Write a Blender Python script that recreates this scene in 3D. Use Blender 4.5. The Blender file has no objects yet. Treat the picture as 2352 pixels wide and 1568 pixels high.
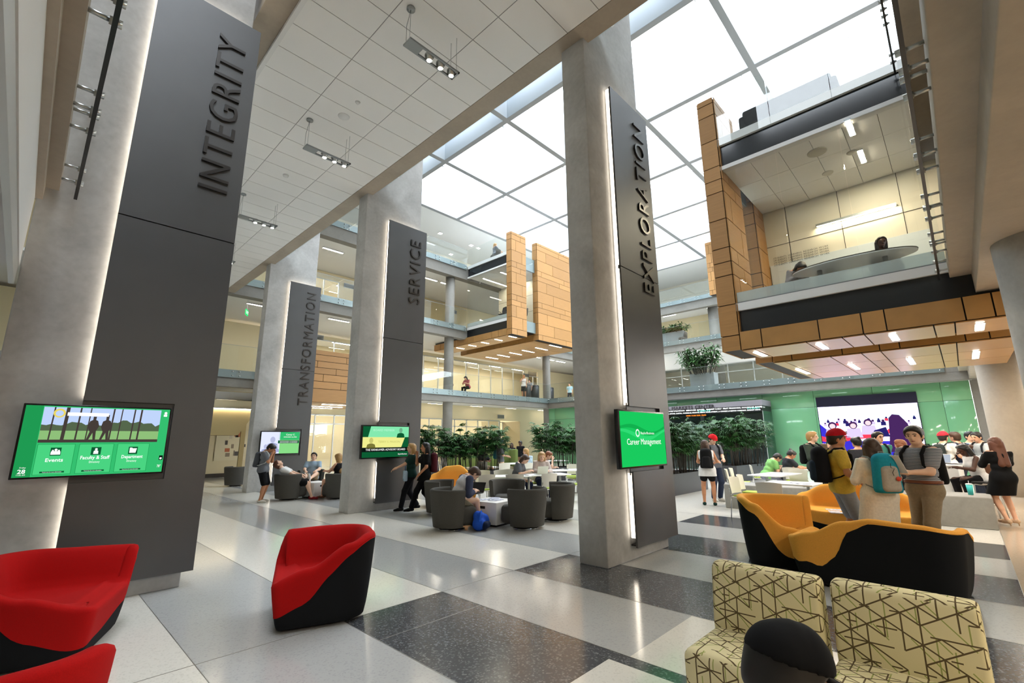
import bpy, bmesh, math, random
import numpy as np
from mathutils import Vector, Matrix

# ---------------------------------------------------------------- camera, world, exposure
scn = bpy.context.scene
C = scn.collection
PI = math.pi
cam_d = bpy.data.cameras.new('camera')
cam_d.sensor_fit = 'HORIZONTAL'
cam_d.sensor_width = 36.0
cam_d.lens = 36.0 * 1060.0 / 2352.0
cam_d.clip_start = 0.05
cam_d.clip_end = 200
cam = bpy.data.objects.new('camera', cam_d)
C.objects.link(cam)
YAW, PIT, ROL = math.radians(43.744), math.radians(12.145), math.radians(0.486)
_f = Vector((math.cos(YAW) * math.cos(PIT), math.sin(YAW) * math.cos(PIT), math.sin(PIT)))
_r = _f.cross(Vector((0, 0, 1))).normalized()
_u = _r.cross(_f)
_r2 = _r * math.cos(ROL) - _u * math.sin(ROL)
_u2 = _r * math.sin(ROL) + _u * math.cos(ROL)
M = Matrix((_r2, _u2, -_f)).transposed().to_4x4()
M.translation = Vector((0, 0, 1.65))
cam.matrix_world = M
scn.camera = cam

scn.view_settings.view_transform = 'Standard'
scn.view_settings.look = 'None'
scn.view_settings.gamma = 1.0
scn.view_settings.use_curve_mapping = False
scn.view_settings.exposure = 0.0
try:
    cy = scn.cycles
    cy.max_bounces = 7
    cy.diffuse_bounces = 4
    cy.glossy_bounces = 3
    cy.transmission_bounces = 4
    cy.transparent_max_bounces = 16
    cy.sample_clamp_indirect = 12.0
    cy.caustics_reflective = False
    cy.caustics_refractive = False
    cy.use_denoising = True
    cy.use_adaptive_sampling = True
    cy.adaptive_threshold = 0.02
except Exception:
    pass

# overcast daylight outside; it enters through the skylight wells and the glazed ends
wd = bpy.data.worlds.new('overcast_sky')
scn.world = wd
wd.use_nodes = True
nt = wd.node_tree
bg = nt.nodes['Background']
bg.inputs[0].default_value = (0.86, 0.93, 1.0, 1)
bg.inputs[1].default_value = 13.5

# ---------------------------------------------------------------- skylight grid (shared by light portals and wells)
ZS = 16.6            # underside of the skylight beams
GX = [9.09, 13.86, 18.63, 23.40, 28.17, 32.94, 37.71]
GY = [-0.77, 4.0, 8.77, 13.48, 18.22, 22.99]
WX = [12.73] + GX[1:]
ZT = 18.6
def portal(x0, x1, y0, y1, z):
    ld = bpy.data.lights.new('skylight_daylight', 'AREA')
    ld.shape = 'RECTANGLE'
    ld.size, ld.size_y = x1 - x0, y1 - y0
    ld.cycles.is_portal = True
    lo = bpy.data.objects.new('skylight_daylight', ld)
    lo.location = ((x0 + x1) / 2, (y0 + y1) / 2, z)
    C.objects.link(lo)
for i in range(len(WX) - 1):
    for j in range(len(GY) - 1):
        portal(WX[i] + .1, WX[i + 1] - .1, GY[j] + .1, GY[j + 1] - .1, ZT + .02)
portal(-1.2, 1.5, -8.0, 18.0, 17.0)  # unseen roof opening, put in to bring daylight to the near left side

# ---------------------------------------------------------------- helpers
def s2l(c):
    return tuple(((v / 12.92) if v <= .04045 else ((v + .055) / 1.055) ** 2.4) for v in c)
def hx(h):
    return s2l([int(h[i:i + 2], 16) / 255 for i in (0, 2, 4)])

MATS = {}
def mat(name, col, rough=.6, metal=0.0, emit=None, es=0.0, spec=None, noise=0.0, nscale=6.0, bump=0.0, coat=0.0):
    if name in MATS:
        return MATS[name]
    m = bpy.data.materials.new(name)
    m.use_nodes = True
    t = m.node_tree
    b = t.nodes['Principled BSDF']
    if isinstance(col, str):
        col = hx(col)
    b.inputs['Base Color'].default_value = (*col, 1)
    b.inputs['Roughness'].default_value = rough
    b.inputs['Metallic'].default_value = metal
    if spec is not None:
        b.inputs['Specular IOR Level'].default_value = spec
    if coat:
        b.inputs['Coat Weight'].default_value = coat
        b.inputs['Coat Roughness'].default_value = .05
    if emit is not None:
        if isinstance(emit, str):
            emit = hx(emit)
        b.inputs['Emission Color'].default_value = (*emit, 1)
        b.inputs['Emission Strength'].default_value = es
    if noise:
        tc = t.nodes.new('ShaderNodeTexCoord')
        n = t.nodes.new('ShaderNodeTexNoise')
        n.inputs['Scale'].default_value = nscale
        n.inputs['Detail'].default_value = 6
        t.links.new(tc.outputs['Object'], n.inputs['Vector'])
        r = t.nodes.new('ShaderNodeMapRange')
        r.inputs['From Min'].default_value = .3
        r.inputs['From Max'].default_value = .7
        r.inputs['To Min'].default_value = 1 - noise
        r.inputs['To Max'].default_value = 1 + noise
        t.links.new(n.outputs[0], r.inputs['Value'])
        h = t.nodes.new('ShaderNodeHueSaturation')
        h.inputs['Color'].default_value = (*col, 1)
        t.links.new(r.outputs[0], h.inputs['Value'])
        t.links.new(h.outputs[0], b.inputs['Base Color'])
        if bump:
            bp = t.nodes.new('ShaderNodeBump')
            bp.inputs['Strength'].default_value = bump
            bp.inputs['Distance'].default_value = .02
            t.links.new(n.outputs[0], bp.inputs['Height'])
            t.links.new(bp.outputs[0], b.inputs['Normal'])
    MATS[name] = m
    return m

def emis(name, col, strength):
    if name in MATS:
        return MATS[name]
    if isinstance(col, str):
        col = hx(col)
    m = bpy.data.materials.new(name)
    m.use_nodes = True
    t = m.node_tree
    t.nodes.clear()
    e = t.nodes.new('ShaderNodeEmission')
    e.inputs[0].default_value = (*col, 1)
    e.inputs[1].default_value = strength
    o = t.nodes.new('ShaderNodeOutputMaterial')
    t.links.new(e.outputs[0], o.inputs[0])
    MATS[name] = m
    return m

def glassmat(name, tint=(.93, .97, .96), refl=.9, rough=0.0, milky=0.0, ior=1.45):
    """thin architectural glass: tinted see-through sheet with a fresnel mirror on top"""
    if name in MATS:
        return MATS[name]
    m = bpy.data.materials.new(name)
    m.use_nodes = True
    t = m.node_tree
    t.nodes.clear()
    tr = t.nodes.new('ShaderNodeBsdfTransparent')
    tr.inputs[0].default_value = (*tint, 1)
    gl = t.nodes.new('ShaderNodeBsdfGlossy')
    gl.inputs['Roughness'].default_value = rough
    gl.inputs[0].default_value = (refl, refl, refl, 1)
    lw = t.nodes.new('ShaderNodeLayerWeight')          # schlick: same from both faces of the sheet
    lw.inputs[0].default_value = .5
    pw = t.nodes.new('ShaderNodeMath'); pw.operation = 'POWER'; pw.inputs[1].default_value = 5
    f0 = ((ior - 1) / (ior + 1)) ** 2
    fr = t.nodes.new('ShaderNodeMath'); fr.operation = 'MULTIPLY_ADD'; fr.inputs[1].default_value = 1 - f0; fr.inputs[2].default_value = f0
    t.links.new(lw.outputs['Facing'], pw.inputs[0]); t.links.new(pw.outputs[0], fr.inputs[0])
    mx = t.nodes.new('ShaderNodeMixShader')
    t.links.new(fr.outputs[0], mx.inputs[0])
    base = tr
    if milky:
        df = t.nodes.new('ShaderNodeBsdfDiffuse')
        df.inputs[0].default_value = (.8, .86, .86, 1)
        m2 = t.nodes.new('ShaderNodeMixShader')
        m2.inputs[0].default_value = milky
        t.links.new(tr.outputs[0], m2.inputs[1])
        t.links.new(df.outputs[0], m2.inputs[2])
        base = m2
    t.links.new(base.outputs[0], mx.inputs[1])
    t.links.new(gl.outputs[0], mx.inputs[2])
    o = t.nodes.new('ShaderNodeOutputMaterial')
    t.links.new(mx.outputs[0], o.inputs[0])
    MATS[name] = m
    return m

class MB:
    """collects polygons, then links them as ONE mesh object"""
    def __init__(s):
        s.v, s.f, s.mi, s.sm = [], [], [], []
        s.cur = 0
        s.smooth = False
    def add(s, vs, fs, m=None, smooth=None):
        n = len(s.v)
        s.v += [tuple(float(c) for c in p) for p in vs]
        for f in fs:
            s.f.append(tuple(n + i for i in f))
            s.mi.append(s.cur if m is None else m)
            s.sm.append(s.smooth if smooth is None else smooth)
        return s
    def box(s, x0, y0, z0, x1, y1, z1, m=None, rot=0, piv=None):
        x0, x1 = min(x0, x1), max(x0, x1)
        y0, y1 = min(y0, y1), max(y0, y1)
        z0, z1 = min(z0, z1), max(z0, z1)
        vs = [(x, y, z) for z in (z0, z1) for y in (y0, y1) for x in (x0, x1)]
        if rot:
            px, py = piv if piv else ((x0 + x1) / 2, (y0 + y1) / 2)
            c, sn = math.cos(rot), math.sin(rot)
            vs = [(px + (x - px) * c - (y - py) * sn, py + (x - px) * sn + (y - py) * c, z) for x, y, z in vs]
        return s.add(vs, [(0, 2, 3, 1), (4, 5, 7, 6), (0, 1, 5, 4), (2, 6, 7, 3), (0, 4, 6, 2), (1, 3, 7, 5)], m, False)
    def quad(s, a, b, c, d, m=None):
        return s.add([a, b, c, d], [(0, 1, 2, 3)], m, False)
    def prism(s, pts, z0, z1, m=None, axis='z'):
        n = len(pts)
        def P(p, h):
            return (p[0], p[1], h) if axis == 'z' else ((h, p[0], p[1]) if axis == 'x' else (p[0], h, p[1]))
        vs = [P(p, z0) for p in pts] + [P(p, z1) for p in pts]
        fs = [tuple(range(n))[::-1], tuple(range(n, 2 * n))] + [(i, (i + 1) % n, n + (i + 1) % n, n + i) for i in range(n)]
        return s.add(vs, fs, m, False)
    def tube(s, path, r, n=8, m=None, caps=True):
        path = [Vector(p) for p in path]
        rs = r if isinstance(r, (list, tuple)) else [r] * len(path)
        vs, fs = [], []
        up = None
        for i, p in enumerate(path):
            d = (path[min(i + 1, len(path) - 1)] - path[max(i - 1, 0)])
            if d.length < 1e-9:
                d = Vector((0, 0, 1))
            d.normalize()
            if up is None or abs(up.dot(d)) > .98:
                up = Vector((0, 0, 1)) if abs(d.z) < .9 else Vector((1, 0, 0))
            a = d.cross(up).normalized()
            b = a.cross(d).normalized()
            up = b
            for k in range(n):
                t = 2 * PI * k / n
                vs.append(p + (a * math.cos(t) + b * math.sin(t)) * rs[i])
        for i in range(len(path) - 1):
            for k in range(n):
                fs.append((i * n + k, i * n + (k + 1) % n, (i + 1) * n + (k + 1) % n, (i + 1) * n + k))
        if caps:
            fs.append(tuple(range(n))[::-1])
            fs.append(tuple((len(path) - 1) * n + k for k in range(n)))
        return s.add(vs, fs, m, True)
    def lathe(s, prof, cx=0, cy=0, n=24, m=None, smooth=True, cap=True):
        vs, fs = [], []
        for (r, z) in prof:
            for k in range(n):
                t = 2 * PI * k / n
                vs.append((cx + r * math.cos(t), cy + r * math.sin(t), z))
        for i in range(len(prof) - 1):
            for k in range(n):
                fs.append((i * n + k, i * n + (k + 1) % n, (i + 1) * n + (k + 1) % n, (i + 1) * n + k))
        if cap:
            fs.append(tuple(range(n))[::-1])
            fs.append(tuple((len(prof) - 1) * n + k for k in range(n)))
        return s.add(vs, fs, m, smooth)
    def cyl(s, x, y, z0, z1, r, n=16, m=None):
        return s.lathe([(r, z0), (r, z1)], x, y, n, m, True)
    def mesh(s, name, mats, bevel=0, seg=2, auto=True):
        me = bpy.data.meshes.new(name)
        me.from_pydata(s.v, [], s.f)
        if not isinstance(mats, (list, tuple)):
            mats = [mats]
        for m in mats:
            me.materials.append(m)
        me.polygons.foreach_set('material_index', s.mi)
        me.polygons.foreach_set('use_smooth', s.sm)
        if bevel:
            bm = bmesh.new()
            bm.from_mesh(me)
            bmesh.ops.remove_doubles(bm, verts=bm.verts, dist=1e-5)
            ed = [e for e in bm.edges if len(e.link_faces) == 2 and e.calc_face_angle(0) > .5]
            bmesh.ops.bevel(bm, geom=ed, offset=bevel, segments=seg, profile=.5, affect='EDGES', clamp_overlap=True)
            for f in bm.faces:
                f.smooth = True
            bm.to_mesh(me)
            bm.free()
            me.set_sharp_from_angle(angle=math.radians(50))
        me.update()
        return me
    def build(s, name, mats, parent=None, bevel=0, seg=2, loc=None):
        o = bpy.data.objects.new(name, s.mesh(name, mats, bevel, seg))
        C.objects.link(o)
        if parent:
            o.parent = parent
        if loc:
            o.location = loc
        return o

def tag(o, label=None, cat=None, group=None, kind=None):
    if label: o['label'] = label
    if cat: o['category'] = cat
    if group: o['group'] = group
    if kind: o['kind'] = kind
    return o
def empty(name, loc=(0, 0, 0), rz=0, label=None, cat=None, group=None):
    o = bpy.data.objects.new(name, None)
    o.empty_display_size = .1
    C.objects.link(o)
    o.location = loc
    o.rotation_euler = (0, 0, rz)
    return tag(o, label, cat, group)
def struct(name, mb, mats, label=None, bevel=0):
    o = mb.build(name, mats, None, bevel)
    o['kind'] = 'structure'
    if label: o['label'] = label
    return o
def copy_tree(o, parent=None):
    c = o.copy()
    C.objects.link(c)
    if parent: c.parent = parent
    for ch in list(o.children):
        copy_tree(ch, c)
    return c
def place(o, loc, rz=0, label=None, group=None):
    o.location = loc
    o.rotation_euler = (0, 0, rz)
    if label: o['label'] = label
    if group: o['group'] = group
    return o

_FONT = None
def text_mesh(body, size=1.0, depth=0.0, align='LEFT', spacing=1.0, bold=0.0, shear=0.0, res=3):
    """text as a mesh in the local XY plane"""
    cu = bpy.data.curves.new('txt', 'FONT')
    cu.body = body
    cu.size = size
    cu.align_x = align
    cu.extrude = depth / 2
    cu.space_character = spacing
    cu.offset = bold
    cu.shear = shear
    cu.resolution_u = res
    to = bpy.data.objects.new('txt', cu)
    C.objects.link(to)
    dg = bpy.context.evaluated_depsgraph_get()
    me = bpy.data.meshes.new_from_object(to.evaluated_get(dg))
    bpy.data.objects.remove(to)
    bpy.data.curves.remove(cu)
    return me
def text_obj(name, body, origin, xdir, ydir, size, depth, m, parent=None, **k):
    """lettering: xdir is the reading direction, ydir the up direction of the glyphs; fit= total width"""
    fit = k.pop('fit', None)
    me = text_mesh(body, size, depth, **k)
    me.materials.clear()
    me.materials.append(m)
    if fit and len(me.vertices):
        xs = [v.co.x for v in me.vertices]
        w = max(xs) - min(xs)
        for v in me.vertices:
            v.co.x *= fit / w
    o = bpy.data.objects.new(name, me)
    C.objects.link(o)
    X = Vector(xdir).normalized(); Y = Vector(ydir).normalized(); Z = X.cross(Y)
    mw = Matrix((X, Y, Z)).transposed().to_4x4()
    mw.translation = Vector(origin)
    if parent:
        o.parent = parent
        o.matrix_parent_inverse = Matrix.Identity(4)
        o.matrix_local = parent.matrix_world_inv @ mw if hasattr(parent, 'matrix_world_inv') else Matrix.Translation(-parent.location) @ mw
    else:
        o.matrix_world = mw
    return o
# ================================================================ materials
def concrete(name, base, var=.24, rough=.75, sc=1.1):
    if name in MATS: return MATS[name]
    m = bpy.data.materials.new(name); m.use_nodes = True
    t = m.node_tree; b = t.nodes['Principled BSDF']; b.inputs['Roughness'].default_value = rough
    tc = t.nodes.new('ShaderNodeTexCoord')
    n1 = t.nodes.new('ShaderNodeTexNoise'); n1.inputs['Scale'].default_value = sc; n1.inputs['Detail'].default_value = 8; n1.inputs['Roughness'].default_value = .62; n1.inputs['Distortion'].default_value = .6
    n2 = t.nodes.new('ShaderNodeTexNoise'); n2.inputs['Scale'].default_value = 14; n2.inputs['Detail'].default_value = 5
    t.links.new(tc.outputs['Object'], n1.inputs['Vector']); t.links.new(tc.outputs['Object'], n2.inputs['Vector'])
    a = t.nodes.new('ShaderNodeMath'); a.operation = 'MULTIPLY_ADD'; a.inputs[1].default_value = .3
    t.links.new(n2.outputs[0], a.inputs[0]); t.links.new(n1.outputs[0], a.inputs[2])
    r = t.nodes.new('ShaderNodeMapRange'); r.inputs['From Min'].default_value = .4; r.inputs['From Max'].default_value = .9
    r.inputs['To Min'].default_value = 1 - var; r.inputs['To Max'].default_value = 1 + var
    t.links.new(a.outputs[0], r.inputs['Value'])
    h = t.nodes.new('ShaderNodeHueSaturation'); h.inputs['Color'].default_value = (*hx(base), 1)
    t.links.new(r.outputs[0], h.inputs['Value']); t.links.new(h.outputs[0], b.inputs['Base Color'])
    bp = t.nodes.new('ShaderNodeBump'); bp.inputs['Strength'].default_value = .15; bp.inputs['Distance'].default_value = .01
    t.links.new(n2.outputs[0], bp.inputs['Height']); t.links.new(bp.outputs[0], b.inputs['Normal'])
    MATS[name] = m
    return m
def terrazzo(name, base, chip, amt=.35, rough=.13):
    if name in MATS: return MATS[name]
    m = bpy.data.materials.new(name); m.use_nodes = True
    t = m.node_tree; b = t.nodes['Principled BSDF']; b.inputs['Roughness'].default_value = rough
    b.inputs['Specular IOR Level'].default_value = .5
    tc = t.nodes.new('ShaderNodeTexCoord')
    v = t.nodes.new('ShaderNodeTexVoronoi'); v.inputs['Scale'].default_value = 75
    t.links.new(tc.outputs['Object'], v.inputs['Vector'])
    sx = t.nodes.new('ShaderNodeSeparateColor'); t.links.new(v.outputs['Color'], sx.inputs[0])
    r = t.nodes.new('ShaderNodeMapRange'); r.inputs['From Min'].default_value = .72; r.inputs['From Max'].default_value = 1; r.inputs['To Max'].default_value = amt
    t.links.new(sx.outputs[0], r.inputs['Value'])
    mx = t.nodes.new('ShaderNodeMix'); mx.data_type = 'RGBA'
    mx.inputs['A'].default_value = (*hx(base), 1); mx.inputs['B'].default_value = (*hx(chip), 1)
    t.links.new(r.outputs[0], mx.inputs['Factor'])
    t.links.new(mx.outputs['Result'], b.inputs['Base Color'])
    MATS[name] = m
    return m
def woodmat(name, base, soffit=False, rough=.55):
    if name in MATS: return MATS[name]
    m = bpy.data.materials.new(name); m.use_nodes = True
    t = m.node_tree; b = t.nodes['Principled BSDF']; b.inputs['Roughness'].default_value = rough
    tc = t.nodes.new('ShaderNodeTexCoord'); mp = t.nodes.new('ShaderNodeMapping')
    mp.inputs['Scale'].default_value = (1.2, 1.2, 30) if not soffit else (26, 1.6, 1.6)
    n = t.nodes.new('ShaderNodeTexNoise'); n.inputs['Scale'].default_value = 1.6; n.inputs['Detail'].default_value = 4
    t.links.new(tc.outputs['Object'], mp.inputs[0]); t.links.new(mp.outputs[0], n.inputs['Vector'])
    g = t.nodes.new('ShaderNodeNewGeometry')
    a = t.nodes.new('ShaderNodeMath'); a.operation = 'MULTIPLY_ADD'; a.inputs[1].default_value = .22
    t.links.new(g.outputs['Random Per Island'], a.inputs[0])
    r = t.nodes.new('ShaderNodeMapRange'); r.inputs['From Min'].default_value = .3; r.inputs['From Max'].default_value = .7; r.inputs['To Min'].default_value = .80; r.inputs['To Max'].default_value = .98
    t.links.new(n.outputs[0], r.inputs['Value']); t.links.new(r.outputs[0], a.inputs[2])
    h = t.nodes.new('ShaderNodeHueSaturation'); h.inputs['Color'].default_value = (*hx(base), 1)
    t.links.new(a.outputs[0], h.inputs['Value']); t.links.new(h.outputs[0], b.inputs['Base Color'])
    MATS[name] = m
    return m

CONC = concrete('pier_concrete', 'bcbcbb')
CONC_W = concrete('warm_shade_concrete', 'a89d8e', .12)  # brown of the warm shade under the slabs is put into this colour
CONC_D = concrete('gallery_concrete', '807d77', .12)
WHITE = mat('white_paint', 'dfe0df', .7)
CREAM = mat('cream_paint', 'd8cba6', .6)
CREAM2 = mat('pale_cream_paint', 'dcd8c8', .6)
TILE = mat('ceiling_tile', 'ebebe9', .9)
GREY_M = mat('grey_metal', '9aa0a2', .4, .5)
STEEL = mat('brushed_steel', 'b9bcbc', .28, 1.0)
CHROME = mat('chrome', 'd5d7d8', .12, 1.0)
ALU = mat('aluminium_frame', 'c4c6c4', .4, .6)
BLACK = mat('black_plastic', '111112', .45)
DARK = mat('dark_band', '16181b', .35)
WOOD = woodmat('maple_panel', 'a67a45')
WOOD_S = woodmat('maple_soffit', 'ad824d', rough=.3, soffit=True)
GLASS = glassmat('rail_glass', (.965, .985, .98))
GLASS_C = glassmat('clear_glass', (.96, .975, .97))
GLASS_F = glassmat('frosted_glass', (.85, .93, .94), milky=.5)
FASC = mat('fascia_sheet', '8f9a9c', .35, .3)
GREEN = mat('green_glass_panel', '6ea67b', .08, spec=.6)
LED_W = emis('warm_lamp', (1, .86, .64), 30)
LED_N = emis('neutral_lamp', (1, .93, .82), 35)
GAP = mat('panel_gap', '1a1512', .8)

# ================================================================ floor
T_CR = terrazzo('terrazzo_cream', 'e0dcd2', 'bdb9af', .4)
T_GR = terrazzo('terrazzo_grey', 'b2b2b0', '9a9b9b', .5)
T_DK = terrazzo('terrazzo_dark', '44464a', '9a9c9d', .45, .15)
T_TAN = terrazzo('terrazzo_tan', 'b8a894', '94866f', .4)
fl = MB()
def fpatch(x0, y0, x1, y1, m): fl.quad((x0, y0, 0), (x1, y0, 0), (x1, y1, 0), (x0, y1, 0), m)
XB = [-3.6, -2.4, -1.2, 0.0, 1.17, 2.36, 3.53, 4.70, 5.88, 7.12, 8.38, 9.6, 10.85]
for i in range(len(XB) - 1):
    a, b = XB[i], XB[i + 1]
    even = i % 2            # odd = grey stripe, even = cream stripe beyond Y 4.5
    col = 0 if (i % 2 == 1) else 1
    fpatch(a, 4.5, b, 28.5, col)
fpatch(10.85, 4.5, 30, 28.5, 0)
# near zone Y -0.2 .. 4.5
fpatch(-3.6, -0.2, 0.0, 4.5, 1); fpatch(0.0, -0.2, 1.17, 4.5, 0); fpatch(1.17, -0.2, 2.36, 4.5, 1)
fpatch(2.36, 2.24, 3.53, 4.5, 2); fpatch(3.39, -0.2, 3.53, 2.24, 2); fpatch(2.36, -0.2, 3.39, 2.24, 0)
fpatch(3.53, 2.14, 4.70, 4.5, 1); fpatch(3.53, -0.2, 4.70, 2.14, 0)
for a, b, c in ((4.70, 5.88, 2), (5.88, 7.12, 1), (7.12, 8.38, 2), (8.38, 9.6, 1), (9.6, 10.85, 2), (10.85, 30, 0)):
    fpatch(a, -0.2, b, 4.5, c)
fpatch(-14, -12, 42, -0.2, 3); fpatch(-14, -0.2, -3.6, 30, 1); fpatch(-3.6, 28.5, 42, 36, 1); fpatch(30, -0.2, 42, 28.5, 0)
fo = struct('floor', fl, [T_CR, T_GR, T_DK, T_TAN], 'polished terrazzo floor of cream, grey and charcoal bands')
sl = MB()                                   # thin metal divider strips set in the terrazzo
for x in XB[4:]: sl.box(x - .003, -0.2, 0, x + .003, 28, .0015)
sl.box(0, 4.497, 0, 10.85, 4.503, .0015); sl.box(2.36, 3.852, 0, 3.53, 3.858, .0015); sl.box(-3, -.203, 0, 30, -.197, .0015)
struct('floor_divider_strips', sl, mat('divider_strip', '8c8a84', .3, .5))

# ================================================================ piers (rows of concrete piers)
def pier(x0, x1, y0, y1, z1, label):
    b = MB().box(x0, y0, 0, x1, y1, z1)
    return struct('column', b, CONC, label, bevel=.015)
pier(-.27, 1.55, 6.95, 7.42, 16.6, 'concrete pier behind the INTEGRITY panel')
for n, y in (('EXPLORATION', 3.62), ('SERVICE', 10.72), ('TRANSFORMATION', 17.9)):
    pier(5.57, 7.32, y, y + .46, 16.6, 'concrete pier behind the %s panel' % n)

# ================================================================ bridge at level three with its tile ceiling
br = MB()
br.box(1.62, -10, 8.30, 1.98, 22.8, 9.05); br.box(5.33, -10, 8.28, 5.72, 22.8, 9.05); br.box(1.98, -10, 8.5, 5.33, 22.8, 9.05)
struct('bridge_slab', br, CONC_W, 'concrete edge of the walkway over the white tile ceiling')
tl = MB()
for i in range(-26, 48):
    y0 = 6.21 + .614 * i
    if y0 > 22.6: break
    for x0, x1 in ((2.06, 3.08), (3.08, 4.31), (4.31, 5.33)):
        tl.box(x0 + .007, y0 + .007, 8.285, x1 - .007, min(y0 + .607, 22.75), 8.31)
struct('ceiling', tl, TILE, 'white acoustic tile ceiling under the walkway')
tg = MB().box(1.98, -10, 8.295, 5.33, 22.78, 8.33)
tg.box(1.98, -10, 8.23, 2.05, 22.78, 8.33, 1)
struct('ceiling_grid', tg, [mat('ceiling_grid_grey', '9c9c9a', .7), WHITE])

# ================================================================ skylight wells and roof
sk = MB()
def beam(x0, y0, x1, y1): sk.box(x0, y0, ZS, x1, y1, ZT + .3)
for x in WX: beam(x - .11, GY[0] - .11, x + .11, GY[-1] + .11)
for y in GY: beam(WX[0], y - .11, WX[-1], y + .11)
sb = MB()
for x in WX: sb.box(x - .125, GY[0] - .11, ZS - .02, x + .125, GY[-1] + .11, ZS - .002)
for y in GY: sb.box(WX[0], y - .125, ZS - .024, WX[-1], y + .125, ZS - .006)
struct('ceiling_skylight_grid', sb, mat('grid_grey', '8f9294', .5), 'grey bars of the skylight grid')
struct('ceiling_skylight_frame', sk, mat('skylight_white', 'b6bcc0', .6), 'white skylight wells over the atrium')
gp = MB()
for i in range(len(WX) - 1):
    for j in range(len(GY) - 1):
        gp.quad((WX[i], GY[j], ZT), (WX[i + 1], GY[j], ZT), (WX[i + 1], GY[j + 1], ZT), (WX[i], GY[j + 1], ZT))
struct('window_skylight_glazing', gp, glassmat('skylight_pane', (.97, .985, 1.0), refl=.5))
rf = MB()
rf.box(-14, -12, ZS, WX[0] - .11, -8, ZS + .2); rf.box(-14, 18, ZS, WX[0] - .11, 40, ZS + .2)
rf.box(-14, -8, ZS, -1.2, 18, ZS + .2); rf.box(1.5, -8, ZS, WX[0] - .11, 18, ZS + .2)
rf.box(WX[0] - .11, -12, ZS, 48, GY[0] - .11, ZS + .2); rf.box(WX[0] - .11, GY[-1] + .11, ZS, 48, 40, ZS + .2); rf.box(GX[-1] + .11, GY[0] - .11, ZS, 48, GY[-1] + .11, ZS + .2)
struct('ceiling_roof', rf, WHITE, 'white roof ceiling around the skylights')

# linear lamps that graze the skylight wells
def strip_lamp(name, a, b, w, h, m, label, group, cat='light', house=None):
    """a slim linear lamp from a to b (same z); housing on top, glowing lens below"""
    a, b = Vector(a), Vector(b)
    d = (b - a); L = d.length
    o = empty(name, (a + b) / 2, math.atan2(d.y, d.x), label, cat, group)
    k = (round(L, 2), w, h, m.name)
    MB().box(-L / 2 - .02, -w / 2 - .015, 0, L / 2 + .02, w / 2 + .015, h).build('housing', house or GREY_M, o)
    MB().quad((-L / 2, -w / 2, -.004), (-L / 2, w / 2, -.004), (L / 2, w / 2, -.004), (L / 2, -w / 2, -.004)).build('lens', m, o)
    return o
WELL = emis('well_lamp', (1, .95, .86), 5)
for i in range(1, len(WX) - 1):
    for j in range(len(GY) - 1):
        strip_lamp('skylight_lamp', (WX[i] + .22, GY[j] + .5, ZS + .02), (WX[i] + .22, GY[j + 1] - 1.2, ZS + .02), .1, .08, WELL,
                   'slim white lamp along the beam of a skylight well', 'lamps along the skylight wells')

# ================================================================ galleries
def railing(p0, p1, zf, zb, zt, out, label, group=None, pane=1.22, gap=.012, fasc=True):
    """glass guard from p0 to p1: panes hang over the slab edge, grey sheet behind, round bolts"""
    p0, p1 = Vector((*p0, 0)), Vector((*p1, 0))
    d = p1 - p0; L = d.length
    o = empty('glass_railing', (p0.x, p0.y, zf), math.atan2(d.y, d.x), label, 'railing', group)
    s = 1 if out > 0 else -1      # +1: outside is to the left of p0->p1
    n = max(1, round(L / pane)); w = L / n
    me = MB().box(gap / 2, 0, zb - zf, w - gap / 2, s * .018, zt - zf).mesh('glass_pane', GLASS)
    panes = []
    for i in range(n):
        g = bpy.data.objects.new('glass_pane', me); C.objects.link(g); g.parent = o; g.location = (i * w, s * .05, 0); panes.append(g)
    MB().box(0, s * .05, zt - zf, L, s * .068, zt - zf + .012).build('top_edge', GREY_M, o)
    if fasc:
        MB().box(0, -s * .02, zb - zf + .02, L, s * .03, .06).build('fascia', FASC, o)
        bm_ = MB().tube([(0, s * .03, 0), (0, s * .1, 0)], .028, 8).mesh('bolt', STEEL)
        for g in panes:
            for bx in (.14, w - .14):
                for bz in (zb - zf + .1, -.02):
                    q = bpy.data.objects.new('bolt', bm_); C.objects.link(q); q.parent = g; q.location = (bx, -s * .05, bz)
    return o
LV = [(4.75, 4.08), (9.05, 8.26), (13.35, 12.4)]          # floor and soffit of levels two, three and four
YF, XR = 22.8, 27.8
RX = [27.8, 33.9, 37.6]
nm = ['second', 'third', 'fourth']
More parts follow.
